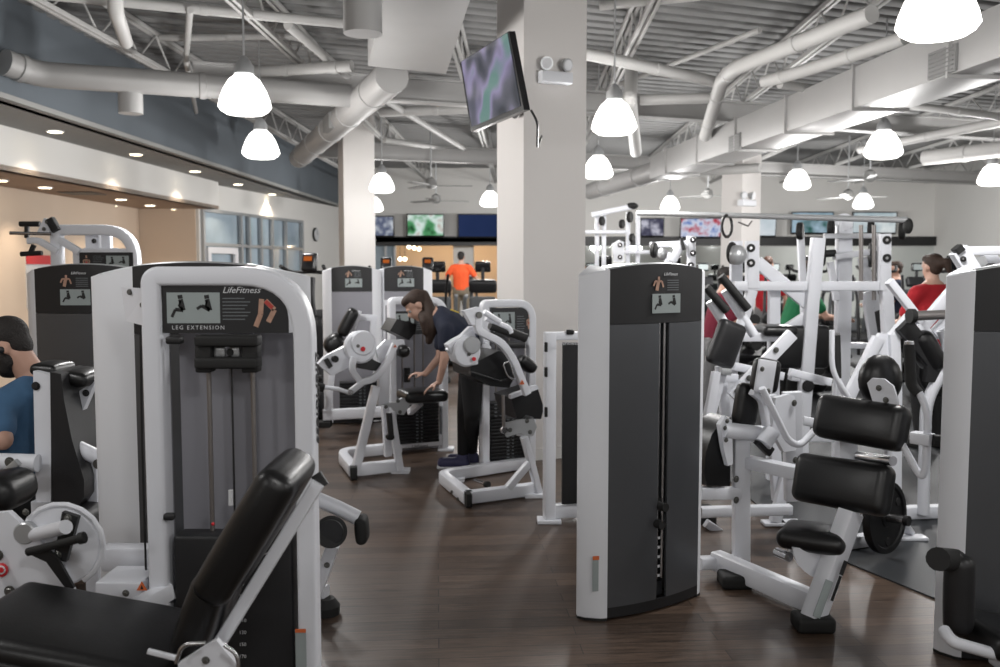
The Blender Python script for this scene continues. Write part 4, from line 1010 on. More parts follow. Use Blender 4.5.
# ================================================================ RIGHT HAND TOWERS AND THEIR MACHINES
c0, c1 = G(607, 621), G(697, 597); cm = (c0+c1)/2
sig_tower('weight_tower', 'widest nearest grey fronted weight tower standing right of centre on the wood floor', 'weight tower', cm.x, cm.y, math.degrees(math.atan2(c1.y-c0.y, c1.x-c0.x)), wf=(c1-c0).length/2, sticker=True)
def tower_far_right():
    t = sig_tower('weight_tower', 'weight tower cut by the right edge of the photo, black pad before it', 'weight tower', 2.172, 3.57, 0, wf=.288, slot=False, ch=(.07, .08))
    return t
tower_far_right()
def machine_far_right():
    q = Plane(1.84, 3.3, 10); n = q.n
    t = thing('seated_machine', 'black seat and side pad of a machine in front of the rightmost tower', 'gym machine', (2.1, 3.3, 0))
    otube(t, 'roller_pad', [q(938, 559, .1), q(955, 560, -.05)], .042, 'rubber')
    opad(t, 'side_pad', q(960, 553), q(958, 634), q.d, .09, .11, 'vinyl2')
    opad(t, 'seat', q(968, 632), q(1040, 642), n, .34, .1, 'vinyl')
    otube(t, 'seat_tube', [q(944, 630, .06), q(952, 642, .12), q(1030, 664, .12)], .022, fil=.05)
    obeam(t, 'seat_post', [q(1040, 650, -.1), V(q(1040, 650, -.1).x, q(1040, 650, -.1).y, .03)], .08, .08); b = MB(); p = q(1040, 650, -.1); b.rbox(V(p.x, p.y, .02), (.3, .2, .04), .01); b.build('foot_plate', M['white'], t)
    obeam(t, 'back_post', [q(1040, 655, -.1), q(1040, 500, -.25)], .07, .07)
machine_far_right()
def back_machine():
    f0 = G(733, 584); t = thing('rotary_torso_machine', 'white machine with stacked black cushions and a small round seat, right of the widest tower', 'gym machine', (f0.x, f0.y, 0))
    dg = -60; a = math.radians(dg); x = V(math.cos(a), math.sin(a), 0)
    q = Plane(1.14, 4.58, dg); n = q.n
    s = Plane(1.5, 4.14, -50)
    U = Plane(1.2, 4.62, 25)
    # base
    obeam(t, 'base_beam', [q(716, 560), q(818, 604)], .08, .10, up=V(0, 0, 1)); obeam(t, 'base_link', [U(698, 563), U(737, 561)], .075, .06)
    b = MB(); c = G(735, 586); b.rbox(V(c.x, c.y, .035), (.16, .14, .07), .02, None, 3); b.build('rubber_foot', M['rubber'], t)
    b = MB(); c = G(815, 632); b.rbox(V(c.x, c.y+.03, .035), (.17, .13, .07), .02, None, 3); b.build('rubber_foot', M['rubber'], t)
    p0 = V(c.x, c.y+.03, .05); p1 = P(851, 512, c.y+.12)
    obeam(t, 'seat_post', [p0, p1], .085, .09, up=n)
    d = (p1-p0).normalized()
    for k, w_ in ((.14, .03), (.19, .03), (.26, .045)):
        b = MB(); b.beam(p0+d*(k-.035)+NC*.062+V(.025, 0, 0), p0+d*(k+.03)+NC*.062+V(.025, 0, 0), .004, w_*.5); b.build('sticker', M['black'], t)
    b = MB(); b.beam(p0+d*.03+NC*.064-V(.018, 0, 0), p0+d*.2+NC*.064-V(.018, 0, 0), .035, .004, up=NC); b.build('picture_sticker', M['pane'], t)
    oplate(t, 'index_plate', [P(793, 548, c.y+.1)]+[P(835-42*math.cos(k*.19), 548+34*math.sin(k*.19), c.y+.1) for k in range(1, 8)]+[P(836, 548, c.y+.1)], (0, .02, 0))
    sb = MB(); sc_ = P(814, 537, 4.05); sb.rbox(sc_, (.30, .26, .085), .04, Matrix.Rotation(math.radians(-30), 3, 'Z'), 4, .012); sb.build('seat', M['vinyl'], t, sharp=60)
    otube(t, 'seat_spring', [P(777, 552, 4.1), P(789, 557, 4.0)], .022, 'steel'); obeam(t, 'seat_rail', [P(790, 549, 4.08), P(848, 551, 4.08)], .04, .03)
    # upright
    obeam(t, 'upright', [V(U(741, 560).x, U(741, 560).y, .06), U(741, 430)], .085, .08)
    obeam(t, 'tower_link', [U(698, 493, .0), U(738, 493, 0)], .07, .06)
    bolts(t, [U(736, 479, .045), U(736, 500, .045)], U.n, .012)
    otube(t, 'pivot_tube', [U(722, 430, .04), U(765, 434, .04)], .042, n=18)
    oplate(t, 'pivot_plate', [U(720, 425, .06), U(725, 416, .06), U(732, 420, .06), U(733, 464, .06), U(728, 466, .06), U(724, 450, .06)], -U.n*.03); bolts(t, [U(727, 421, .065), U(725, 428, .065), U(726, 440, .065)], U.n, .008)
    b = MB(); b.prism([U(731, 417, .02), U(722, 421, .02), U(712, 434, .02), U(706, 452, .02), U(704, 472, .02), U(707, 486, .02), U(730, 486, .02)], -U.n*.16); b.build('hip_pad', M['vinyl'], t, sharp=50)
    obeam(t, 'pad_beam', [U(748, 462, .02), s(803, 474, -.06)], .075, .065)
    otube(t, 'pivot_shell', [U(763, 444, .1), U(772, 430, .1)], .045); obeam(t, 'pivot_block', [U(758, 440, .08), U(770, 452, .08)], .04, .05, 'black')
    # small pads with white backing plates
    def cush(px0, py0, px1, py1, pl, off, nm):
        c = (pl(px0, py0, off)+pl(px1, py1, off))/2; w_ = (pl(px1, py0, off)-pl(px0, py0, off)).length; h_ = (pl(px0, py0, off)-pl(px0, py1, off)).length
        R = Matrix((pl.d, -pl.n, Z1)).transposed() @ Matrix.Rotation(math.radians(10), 3, 'Y')
        b = MB(); b.rbox(c-pl.n*.05, (w_, .08, h_), .035, R, 3); b.build(nm, M['vinyl'], t, sharp=60)
        return c, R, w_, h_
    c, R, w_, h_ = cush(742, 384, 763, 428, U, .06, 'thigh_pad'); obeam(t, 'pad_bracket', [U(752, 392, .09), U(762, 400, .09), U(766, 425, .09)], .04, .03, fil=.03)
    c, R, w_, h_ = cush(760, 359, 784, 394, U, .14, 'shoulder_pad'); b = MB(); b.rbox(c+U.n*.0-V(.035, 0, 0), (w_*.75, .012, h_*.95), .005, R, 2); b.build('pad_plate', M['white'], t); bolts(t, [U(762, 369, .16), U(768, 391, .16)], U.n, .009)
    otube(t, 'handle_bar', [U(762, 388, .17), U(788, 441, .17), U(800, 446, .17), U(817, 428, .17)], .018, fil=.06)
    obeam(t, 'rear_post', [U(792, 392, -.05), U(794, 500, -.05)], .10, .06); oplate(t, 'rear_bracket', [U(776, 398, -.02), U(790, 394, -.02), U(800, 400, -.02), U(797, 425, -.02), U(800, 450, -.02), U(784, 452, -.02), U(772, 430, -.02)], -U.n*.03); bolts(t, [U(794, 403, -.01), U(795, 460, -.01)], U.n, .012)
    obeam(t, 'rear_link', [U(800, 420, -.1), U(822, 424, -.1)], .06, .05)
    # stacked cushions
    def big(ax, ay, bx, by, hpx, nm, th=.12, tilt=16):
        a_, b2 = s(ax, ay), s(bx, by); x_ = (b2-a_); L = x_.length; x_.normalize(); up = V(0, 0, 1)-x_*x_.z; up.normalize(); y_ = up.cross(x_)
        R = Matrix((x_, y_, up)).transposed() @ Matrix.Rotation(math.radians(-tilt), 3, 'X')
        b = MB(); b.rbox((a_+b2)/2, (L, th, hpx/F*4.15), .045, R, 5, .012); b.build(nm, M['vinyl'], t, sharp=60)
    big(797, 476, 891, 492, 50, 'lower_cushion'); big(818, 415, 907, 430, 44, 'upper_cushion')
    otube(t, 'chrome_bar', [s(858, 456, -.1), s(893, 461, -.0)], .022, 'steel'); obeam(t, 'cushion_post', [s(848, 520, -.08), s(846, 440, -.12)], .09, .07)
    b = MB(); b.ball(s(880, 380, -.15), (.10, .07, .12), 10); b.build('round_head_pad', M['vinyl'], t)
    pl = MB(); pts = [s(867, 383), s(872, 378), s(884, 379), s(893, 386), s(898, 402), s(897, 413), s(876, 413)]; pl.prism(pts, -s.n*.012); pl.build('pad_plate', M['white'], t); bolts(t, [s(879, 388, .003), s(886, 400, .003), s(885, 411, .003)], s.n, .009)
    otube(t, 'side_handle', [s(886, 408, .01), s(893, 428, .01), s(917, 471, .01), s(922, 477, .01), s(925, 470, .01), s(927, 440, .01), s(928, 412, .01), s(919, 392, .01)], .0155, fil=.05)
    otube(t, 'grip', [s(919, 394, .01), s(911, 385, .01), s(909, 345, .01)], .024, 'rubber', fil=.05); odisc(t, 'grip_cap', s(909, 343, .01), Z1, .02, .015, 'steel')
    obeam(t, 'handle_clamp', [s(913, 437, .02), s(932, 440, .02)], .06, .05); obeam(t, 'handle_end', [s(932, 440, .02), s(944, 441, -.02)], .045, .045, 'rubber')
back_machine()
def plate_obj(label, c, ax, r=.2):
    t = thing('weight_plate', label, 'weight plate', tuple(c)); ax = ax.normalized()
    b = MB(); b.lathe(c-ax*.018, [(.026, .0), (.05, 0), (.055, .01), (r*.55, .008), (r*.82, .008), (r*.86, -.004), (r*.98, -.004), (r, .004), (r, .03), (r*.98, .04), (r*.86, .04), (r*.82, .03), (r*.55, .03), (.055, .03), (.05, .036), (.026, .036)], ax, 36, False); b.build('disc', M['plate'], t)
    S, U_, D = basis(ax)
    for k in range(3):
        aa = 2.1*k+.5; p = c+(S*math.cos(aa)+U_*math.sin(aa))*r*.68
        b = MB(); b.disc(p-ax*.008, ax, r*.12, .05, 16); b.build('grip_hole', M['black'], t)
    return t
plate_obj('black iron weight plate low down on the peg beside the rubber floor edge', P(885, 517, 4.85), V(.62, -.78, .05), .2)
def plate_machine():
    t = thing('plate_peg_stand', 'low white floor stand with a chrome peg carrying the black iron plate', 'gym machine', (G(880, 545).x, 5.1, 0))
    c = P(885, 517, 4.85); ax = V(.62, -.78, .05).normalized()
    b = MB(); b.cyl(c-ax*.22, c+ax*.13, .024); b.build('peg', M['steel'], t); b = MB(); b.cyl(c+ax*.11, c+ax*.135, .028); b.build('peg_collar', M['black'], t)
    b = c-ax*.22
    obeam(t, 'post', [b, V(b.x-.02, b.y, .05)], .06, .06); obeam(t, 'floor_beam', [V(b.x-.25, b.y-.12, .05), V(b.x+.3, b.y+.1, .05)], .07, .07)
    for px, py in ((858, 545), (912, 540)):
        g = G(px, py); k = MB(); k.rbox(V(g.x, g.y, .015), (.16, .09, .02), .005, None, 2); k.build('foot_plate', M['white'], t)
    obeam(t, 'brace', [G(910, 538)+Z1*.03, P(901, 520, 5.15)], .05, .03)
plate_machine()
# ================================================================ PLATE LOADED FRAMES BEHIND
def fl(p, z=.0): return V(p.x, p.y, z)
def holes(t, q, pts, r=.03, off=.04):
    for px, py in pts: 
        b = MB(); b.disc(q(px, py, off), q.n, r, .02, 18); b.build('rubber_bumper', M['rubber'], t); b = MB(); b.disc(q(px, py, off+.012), q.n, r*.4, .006, 12); b.build('bolt', M['steel'], t)
def machine(nm, label, Y, deg, X0, cat='gym machine'):
    q = Plane(X0, Y, deg); t = thing(nm, label, cat, (X0, Y, 0)); return t, q
# tall rack A : px 735..890
t, q = machine('lat_machine', 'tall white plate-loaded frame with a long crossbeam and bumper bolts, behind the stacked cushions', 6.6, 0, 2.1)
n = q.n
obeam(t, 'upright', [q(752, 241), q(752, 288)], .09, .09); obeam(t, 'upright', [q(736, 241, -.3), q(736, 300, -.3)], .09, .07)
holes(t, q, [(751, 248), (751, 263)], .03, .05)
b = MB(); b.ball(q(737, 255, .1), (.07, .06, .075), 10); b.build('pulley_cover', M['silver'], t); odisc(t, 'pulley', q(732, 253, .06), V(.8, -.6, 0), .08, .03, 'rubber')
obeam(t, 'crossbeam', [q(734, 286), q(892, 286)], .075, .07)
obeam(t, 'brace', [q(757, 262, -.02), q(814, 309, -.02)], .09, .05, up=n); obeam(t, 'brace', [q(778, 334, -.02), q(814, 311, -.02)], .07, .05, up=n)
obeam(t, 'leg', [q(752, 290), q(734, 350), fl(q(722, 420))], .075, .07, up=n); obeam(t, 'leg', [q(774, 290, -.1), fl(q(774, 400, -.1))], .085, .07)
obeam(t, 'leg', [q(818, 238, .03), q(812, 300, .03), fl(q(799, 440, .03))], .095, .08, up=n)
obeam(t, 'upright', [q(884, 234, .02), q(884, 290, .02)], .085, .08); holes(t, q, [(887, 240), (887, 258)], .03, .07)
obeam(t, 'leg', [q(886, 290, .02), q(890, 372, .02), fl(q(893, 420, .02))], .085, .08, up=n)
obeam(t, 'floor_beam', [q(700, 436)+Z1*0, q(900, 436)], .08, .08)
obeam(t, 'low_beam', [q(790, 376, .0), q(824, 381, 0)], .085, .06); bolts(t, [q(808, 386, .08)], n, .03, 'black')
bolts(t, [q(887, 285, .05)], n, .014, 'black')
obeam(t, 'seat_support', [q(742, 337, .35), q(790, 337, .35)], .08, .06)
b = MB(); b.rbox(q(775, 330, .3), (.24, .3, .07), .03, None, 3); b.build('seat', M['vinyl'], t, sharp=60)
b = MB(); b.rbox(q(800, 347, .0), (.42, .1, .32), .04, None, 3); b.build('thigh_pad', M['vinyl'], t, sharp=60)
for px in (861, 874): otube(t, 'weight_horn', [q(px, 225, .0), q(px, 300, -.02)], .015, 'rod')
# centre column machine
t, q = machine('row_machine', 'white central post machine with rounded top and paired pulleys under the long bar', 7.4, 0, 2.9)
n = q.n
obeam(t, 'centre_post', [q(844, 222), q(843, 300), fl(q(841, 420))], .12, .09, up=n); b = MB(); b.cyl(q(844, 222, .05), q(844, 222, -.06), .07); b.build('post_cap', M['white'], t)
obeam(t, 'yoke', [q(834, 257, .1), q(870, 252, .1)], .08, .05); obeam(t, 'yoke', [q(824, 236, .1), q(880, 236, .1)], .045, .04)
for px in (800, 831, 871, 902): odisc(t, 'pulley', q(px, 229+(px % 3), .06), V(1, -.5, 0), .07, .05, 'rubber')
for px, py in ((823, 254), (871, 255)): odisc(t, 'pulley', q(px, py, .1), V(1, -.25, 0), .10, .03, 'rubber'); otube(t, 'pulley_axle', [q(px, py, .1), q(px+12, py-1, .1)], .03, 'black')
obeam(t, 'side_arm', [q(830, 262, .04), q(836, 300, .04)], .05, .05, up=n); obeam(t, 'side_arm', [q(862, 258, .04), q(884, 330, .04)], .07, .05, up=n)
obeam(t, 'post', [q(866, 292, .1), q(878, 370, .1)], .07, .06, up=n); obeam(t, 'low_bar', [q(845, 345), q(872, 346)], .06, .05)
oplate(t, 'foot_plate', [q(874, 312, .1), q(879, 310, .1), q(884, 333, .1), q(878, 334, .1)], n*.02, 'black')
obeam(t, 'frame_bar', [q(800, 225, -.05), q(805, 335, -.05), fl(q(806, 415, -.05))], .055, .05, up=n)
# long bar on top
t = thing('long_crossbar', 'long grey bar spanning the tops of the white frames', 'bar', tuple(P(780, 218, 7.0)))
b = MB(); b.cyl(P(638, 213, 7.9), P(908, 220, 6.6), .023, n=16); b.build('bar', M['silver'], t); b = MB(); b.ball(P(908, 226, 6.6), (.035, .04, .06), 8); b.build('end_cap', M['rubber'], t)
t2 = thing('handle_ring', 'thin steel ring handle hooked under the long bar beside the right column', 'handle', tuple(P(727, 226, 7.3)))
b = MB(); b.tube([P(727+5*math.cos(k*.45), 226+11*math.sin(k*.45), 7.4) for k in range(15)], .012, 8); b.build('ring', M['black'], t2)
b = MB(); b.tube([P(738, 222, 7.4), P(748, 226, 7.4), P(752, 221, 7.4)], .007, 6); b.build('cord', M['rod'], t2)
# pressing machine with arm grips, V frame : px 826..950
t, q = machine('chest_press_machine', 'white V framed press with upright black grips, behind the upper cushion', 5.6, 8, 2.4)
n = q.n
obeam(t, 'frame_leg', [q(846, 402), q(878, 338)], .07, .05, up=n); oplate(t, 'gusset', [q(866, 362), q(880, 333), q(894, 334), q(896, 366), q(893, 392), q(870, 392)], -n*.03)
obeam(t, 'frame_leg', [q(893, 334), q(895, 392), fl(q(897, 440))], .07, .06, up=n); obeam(t, 'brace', [q(891, 338), q(909, 317)], .06, .05, up=n)
obeam(t, 'brace', [q(889, 281), q(918, 318), q(937, 350), q(942, 366)], .05, .05, up=n, fil=.05)
obeam(t, 'lever', [q(903, 324, .05), q(934, 362, .05), q(932, 382, .05)], .11, .05, 'vinyl2', up=n)
b = MB(); b.pad(q(915, 332, .0), q(936, 368, 0), n, .2, .12, .05); b.build('back_pad', M['vinyl'], t, sharp=60)
for (gx, a0, b0, tb) in ((836, 335, 378, [(838, 378), (846, 397)]), ):
    otube(t, 'grip', [q(gx, a0, .1), q(gx+1, b0, .1)], .026, 'rubber'); odisc(t, 'grip_cap', q(gx, a0-1, .1), Z1, .022, .02, 'steel'); otube(t, 'handle_bar', [q(gx+1, b0, .1), q(*tb[1], .1)], .02)
otube(t, 'handle_bar', [q(832, 330, .12), q(832, 372, .12), q(848, 396, .12)], .016, fil=.08)
otube(t, 'weight_horn', [q(912, 316, .15), q(958, 314, .15)], .03, 'rod'); otube(t, 'horn_cap', [q(909, 316, .15), q(914, 316, .15)], .045, 'rubber')
obeam(t, 'arm', [q(915, 335, .0), q(956, 287, .0)], .075, .05, up=n); obeam(t, 'arm', [q(934, 335, -.05), q(972, 296, -.05)], .075, .05, up=n)
otube(t, 'curved_arm', [q(942, 330, .05), q(948, 345, .05), q(947, 362, .05), q(926, 402, .05), fl(q(926, 430, .05), .05)], .036, fil=.1)
odisc(t, 'pulley', q(941, 372, -.2), n, .16, .04, 'plate'); obeam(t, 'floor_beam', [fl(q(850, 440), .05), fl(q(950, 440), .05)], .08, .08)
b = MB(); b.rbox(q(881, 372, -.25), (.26, .1, .3), .04, None, 3); b.build('seat_back', M['vinyl'], t, sharp=60)
obeam(t, 'seat_frame', [q(838, 420, -.2), q(846, 395, -.2)], .06, .05)
# top right frame: px 955..1000
t, q = machine('incline_press_machine', 'white angled frame showing over the rightmost tower', 5.2, 0, 2.8)
n = q.n
obeam(t, 'angled_post', [q(958, 250), q(978, 282), q(1010, 330)], .1, .07, up=n); obeam(t, 'top_bar', [q(958, 251), q(1030, 250)], .04, .05)
obeam(t, 'angled_post', [q(985, 250, -.1), q(1008, 282, -.1)], .07, .05, up=n)
holes(t, q, [(963, 259), (971, 270)], .016, .04); odisc(t, 'pulley', q(991, 271, .05), V(.4, -1, 0), .045, .03, 'rubber'); obeam(t, 'end_cap', [q(956, 247, .02), q(960, 252, .02)], .05, .06, 'rubber', up=n)
obeam(t, 'post', [q(1010, 300), fl(q(1010, 400))], .08, .08); oplate(t, 'sight_plate', [q(975, 258, .02), q(985, 256, .02), q(990, 268, .02), q(982, 270, .02)], -n*.02, 'silver')
# frames close right of the widest tower: px 700..800
t, q = machine('leg_press_machine', 'white machine with a shiny black back pad just right of the widest tower', 5.5, 6, 1.6)
n = q.n
opad(t, 'back_pad', q(734, 322, .0), q(718, 366, .0), V(1, .35, 0), .19, .08, 'vinyl2', .01, .035)
obeam(t, 'pad_support', [q(742, 320, -.05), q(728, 366, -.05)], .04, .05, up=n)
obeam(t, 'arm', [q(732, 397, .05), q(792, 334, .05)], .075, .05, up=n); bolts(t, [q(737, 391, .08), q(749, 378, .08), q(763, 364, .08), q(776, 350, .08)], n, .012)
obeam(t, 'beam', [q(733, 366, -.1), q(782, 376, -.1)], .07, .05); obeam(t, 'beam', [q(790, 372, -.1), q(830, 382, -.1)], .05, .05)
obeam(t, 'leg', [q(720, 372, .02), q(705, 432, .02)], .07, .06, up=n); obeam(t, 'top_link', [q(712, 378, .0), q(737, 378, 0)], .05, .05)
obeam(t, 'leg', [q(720, 366, -.1), q(728, 440, -.1)], .06, .05, up=n); obeam(t, 'pivot', [q(720, 371, .06), q(730, 372, .06)], .05, .04, 'silver')
obeam(t, 'front_beam', [q(704, 440, .1), q(716, 372, .1)], .05, .05, up=n)
for a_, b2 in (((721, 276), (748, 309)), ((706, 287), (727, 311))):
    otube(t, 'foot_grip', [q(*a_, .0), q(*b2, .0)], .026, 'rubber'); otube(t, 'grip_mount', [q(a_[0]+4, a_[1]+14, -.05), q(b2[0]+6, b2[1]+26, -.05)], .03)
obeam(t, 'low_beam', [fl(q(700, 530, .15), .14), fl(q(790, 530, .15), .14)], .07, .06, up=Z1)
obeam(t, 'post', [q(770, 395, -.05), q(778, 500, -.05)], .07, .06, up=n); obeam(t, 'post', [q(790, 460, .02), fl(q(775, 520, .02), .03)], .07, .05, up=n)
for px in (775, 790): 
    b = MB(); g = q(px, 470, 0); b.rbox(V(g.x, g.y, .015), (.14, .1, .02), .004, None, 2); b.build('foot_plate', M['white'], t)
b = MB(); b.rbox(q(705, 520, -.1), (.14, .12, .2), .05, None, 3); b.build('counterweight', M['rubber'], t)
obeam(t, 'diagonal', [q(706, 523, .05), q(740, 546, .05)], .05, .05); obeam(t, 'diagonal', [q(760, 508, -.3), q(800, 520, -.3)], .05, .05)
b = MB(); b.ball(q(720, 440, -.15), (.09, .07, .14), 8); b.build('roller_pad', M['rubber'], t)
# group at 585..700 over the widest tower
t, q = machine('pulldown_machine', 'white frame with horizontal handles visible left above the widest tower', 10.0, 0, 1.0)
n = q.n
obeam(t, 'top_arm', [q(592, 215), q(634, 206)], .07, .06); b = MB(); b.ball(q(632, 206), (.07, .06, .04), 8); b.build('end_cap', M['rubber'], t)
for px in (597, 604, 628, 638): obeam(t, 'post', [q(px, 212, -.1), fl(q(px, 300, -.1))], .045, .05)
obeam(t, 'crossbar', [q(583, 232, .0), q(626, 232, 0)], .035, .04); obeam(t, 'crossbar', [q(614, 252, .0), q(652, 252, 0)], .045, .04)
oplate(t, 'side_plate', [q(612, 244, .03), q(619, 240, .03), q(624, 242, .03), q(624, 262, .03), q(614, 262, .03)], -n*.04); holes(t, q, [(620, 245), (620, 257)], .026, .05)
for px, py, r in ((602, 221, .05), (622, 224, .05), (630, 217, .06), (632, 238, .05)): odisc(t, 'pulley', q(px, py, .05), V(1, -.6, 0), r, .04, 'rubber')
t, q = machine('cable_row_machine', 'white frame with a domed pulley cover above the widest tower, under the bright wall screen', 8.1, 0, 1.6)
n = q.n
obeam(t, 'post', [q(691, 236), q(691, 265), fl(q(691, 300))], .075, .07); holes(t, q, [(693, 240), (693, 253), (691, 265)], .026, .05)
odisc(t, 'pulley', q(654, 250, .05), V(1, -.5, 0), .07, .04, 'rubber'); b = MB(); b.ball(q(662, 254, .08), (.05, .05, .06), 8); b.build('pulley_cover', M['silver'], t)
obeam(t, 'crossbar', [q(650, 245, -.1), q(694, 243, -.1)], .04, .05); obeam(t, 'arm', [q(672, 262, .0), q(682, 243, 0)], .07, .05, up=n); obeam(t, 'grip', [q(681, 238, .05), q(684, 250, .05)], .03, .03, 'black', up=n)
obeam(t, 'post', [q(668, 252, -.1), fl(q(668, 300, -.1))], .06, .06)
# ================================================================ FAR LEFT MACHINES
def rear_left():
    q = Plane(-2.9, 6.6, 0); n = q.n
    t = thing('pulldown_machine', 'tall white machine with an arched top bar and placard against the tan wall', 'gym machine', (-2.9, 6.6, 0))
    L = q(57, 250); R = q(134, 250)
    pts = [fl(L, .03), q(57, 230), q(134, 230), fl(R, .03)]
    b = MB(); b.sweep(fillet(pts, [.05, .22], 8), sec(.075, .085, .012), up=n); b.build('upright_frame', M['white'], t)
    obeam(t, 'lower_bar', [q(82, 252), q(132, 252)], .055, .05); obeam(t, 'inner_post', [q(78, 252), fl(q(78, 300), .3)], .06, .05)
    obeam(t, 'brace', [q(60, 240, .02), q(80, 252, .02)], .05, .05)
    O = q(80, 271, .04); placard(t, O, X1, Z1, n, .39, .135, pic=(.5, .1, .42, .72), logo=None, lines=(.25, .2, .2, .6), body=(.05, .15, .16, .7), legs=False, local=False)
    for x0, x1 in ((86, 101), (102, 112)):
        b = MB(); c = (q(x0, 241, -.1)+q(x1, 241, -.1))/2; b.box(c, ((x1-x0)/F*6.6*.9, .05, .12)); b.build('counterweight', M['white'], t)
    bolts(t, [q(94, 241, -.05)], n, .012, 'black')
    obeam(t, 'counter_bar', [q(84, 250, -.1), q(118, 250, -.1)], .02, .03)
    oplate(t, 'head_plate', [q(37, 232, .06), q(44, 218, .06), q(51, 220, .06), q(49, 233, .06)], -n*.03); bolts(t, [q(47, 222, .07), q(44, 229, .07)], n, .01)
    obeam(t, 'head_pad', [q(50, 219, .05), q(57, 231, .05)], .06, .06, 'rubber', up=n)
    otube(t, 'handle', [q(10, 233, .1), q(52, 234, .1)], .012, 'steel'); otube(t, 'handle', [q(20, 224, 0), q(40, 224, 0)], .02, 'rubber'); obeam(t, 'hanger', [q(27, 224), q(27, 238)], .03, .03, 'black')
    obeam(t, 'movement_arm', [q(28, 241, .05), q(38, 240, .05), q(58, 252, .05)], .045, .045, fil=.05); obeam(t, 'movement_arm', [q(34, 245, .0), q(30, 254, 0)], .03, .03, 'rubber'); otube(t, 'handle', [q(21, 254, .05), q(42, 253, .05)], .018, 'rubber')
    obeam(t, 'floor_beam', [fl(L, .05)-X1*.5, fl(R, .05)], .08, .08)
rear_left()
def row_machine():
    q = Plane(-1.75, 3.7, 0); n = q.n
    t = thing('seated_row_machine', 'white machine with paired black upright pads beside the person in blue', 'gym machine', (-1.75, 3.7, 0))
    b = MB(); b.prism([q(33, 371), q(51, 375), q(51, 505), q(36, 505)], -n*.06); b.build('pad_post', M['white'], t); bolts(t, [q(36, 386, .002)], n, .012, 'black')
    b = MB(); b.prism([q(50, 372, .02), q(61, 374, .02), q(64, 400, .02), q(72, 440, .02), q(84, 480, .02), q(84, 497, .02), q(78, 506, .02), q(52, 506, .02)], -n*.26); b.build('chest_pad', M['vinyl2'], t, sharp=60)
    b = MB(); b.pad(q(40, 367, -.14), q(66, 369, -.14), n, .2, .045, .02); b.build('pad_cap', M['vinyl'], t, sharp=60)
    b = MB(); b.prism([q(72, 396, -.12), q(96, 380, -.12), q(82, 412, -.12), q(76, 420, -.12)], -n*.04); b.build('side_plate', M['white'], t); bolts(t, [q(86, 393, -.11)], n, .01, 'black')
    opad(t, 'side_pad', q(72, 374, -.15), q(97, 379, -.15), n, .22, .055)
    otube(t, 'cross_tube', [q(-30, 461, .06), q(38, 463, .06)], .036, n=18); otube(t, 'cross_tube', [q(76, 447, -.05), q(101, 459, -.05)], .032, n=16)
    obeam(t, 'lower_post', [q(44, 500, -.03), fl(q(44, 560, -.03), .03)], .08, .08); obeam(t, 'rear_post', [q(92, 455, -.1), fl(q(92, 520, -.1), .03)], .06, .05)
    opad(t, 'seat', q(74, 512, -.1), q(106, 512, -.1), n, .34, .09, 'vinyl2'); bolts(t, [q(10, 462, .1), q(98, 464, 0)], n, .014)
    opad(t, 'knee_pad', q(-25, 495, .35), q(26, 487, .35), n, .25, .13)
    obeam(t, 'bracket', [q(0, 478, .15), q(18, 462, .15)], .03, .03, 'silver')
    obeam(t, 'floor_beam', [V(-2.6, 3.75, .05), V(-1.35, 3.75, .05)], .09, .08)
    opad(t, 'man_seat', V(-2.25, 3.62, .47), V(-1.88, 3.62, .47), n, .36, .09); obeam(t, 'seat_post', [V(-2.05, 3.65, .43), V(-2.05, 3.7, .06)], .07, .07)
row_machine()
# ================================================================ CARDIO MACHINES
def treadmill(x, y, deg, label, group, orange=False, s=1.0, kind='treadmill'):
    t = thing(kind, label, 'cardio machine', (x, y, 0), math.radians(deg), group)
    b = MB(); b.rbox(V(0, .55, .11), (.68, 1.7, .16), .04, None, 2); b.build('deck', M['char'], t, True)
    b = MB(); b.box(V(0, .5, .195), (.5, 1.5, .012)); b.build('belt', M['rubber'], t, True)
    for sx in (-1, 1):
        b = MB(); b.sweep(fillet([V(sx*.3, 1.25, .15), V(sx*.3, 1.1, 1.1), V(sx*.28, .65, 1.12)], .15), sec(.07, .06), V(1, 0, 0)); b.build('side_rail', M['chair'], t, True)
    b = MB(); b.rbox(V(0, 1.12, 1.3), (.46, .14, .22), .05, Matrix.Rotation(math.radians(-18), 3, 'X'), 3); b.build('console', M['char'], t, True)
    b = MB(); b.rbox(V(0, 1.12, 1.62), (.26, .07, .18), .03, Matrix.Rotation(math.radians(-10), 3, 'X'), 3); c = b.build('display_panel', M['plastic'], t, True)
    b = MB(); b.box(V(0, 1.07, 1.62), (.2, .006, .12), Matrix.Rotation(math.radians(-10), 3, 'X')); b.build('display', M['console'] if orange else M['pane'], c, True)
    b = MB(); b.rbox(V(0, 1.15, 1.0), (.44, .1, .26), .05, None, 3); b.build('bottle_tray', M['chair'], t, True)
    b = MB(); b.cyl(V(0, 1.14, 1.3), V(0, 1.14, 1.6), .03); b.build('display_stalk', M['char'], t, True)
    b = MB(); b.rbox(V(0, 1.2, .35), (.62, .4, .3), .08, None, 3); b.build('motor_hood', M['chair'], t, True)
    return t
def copied(src, x, y, deg, label):
    c = copy_tree(src); c.location = (x, y, 0); c.rotation_euler = (0, 0, math.radians(deg)); c['label'] = label; return c
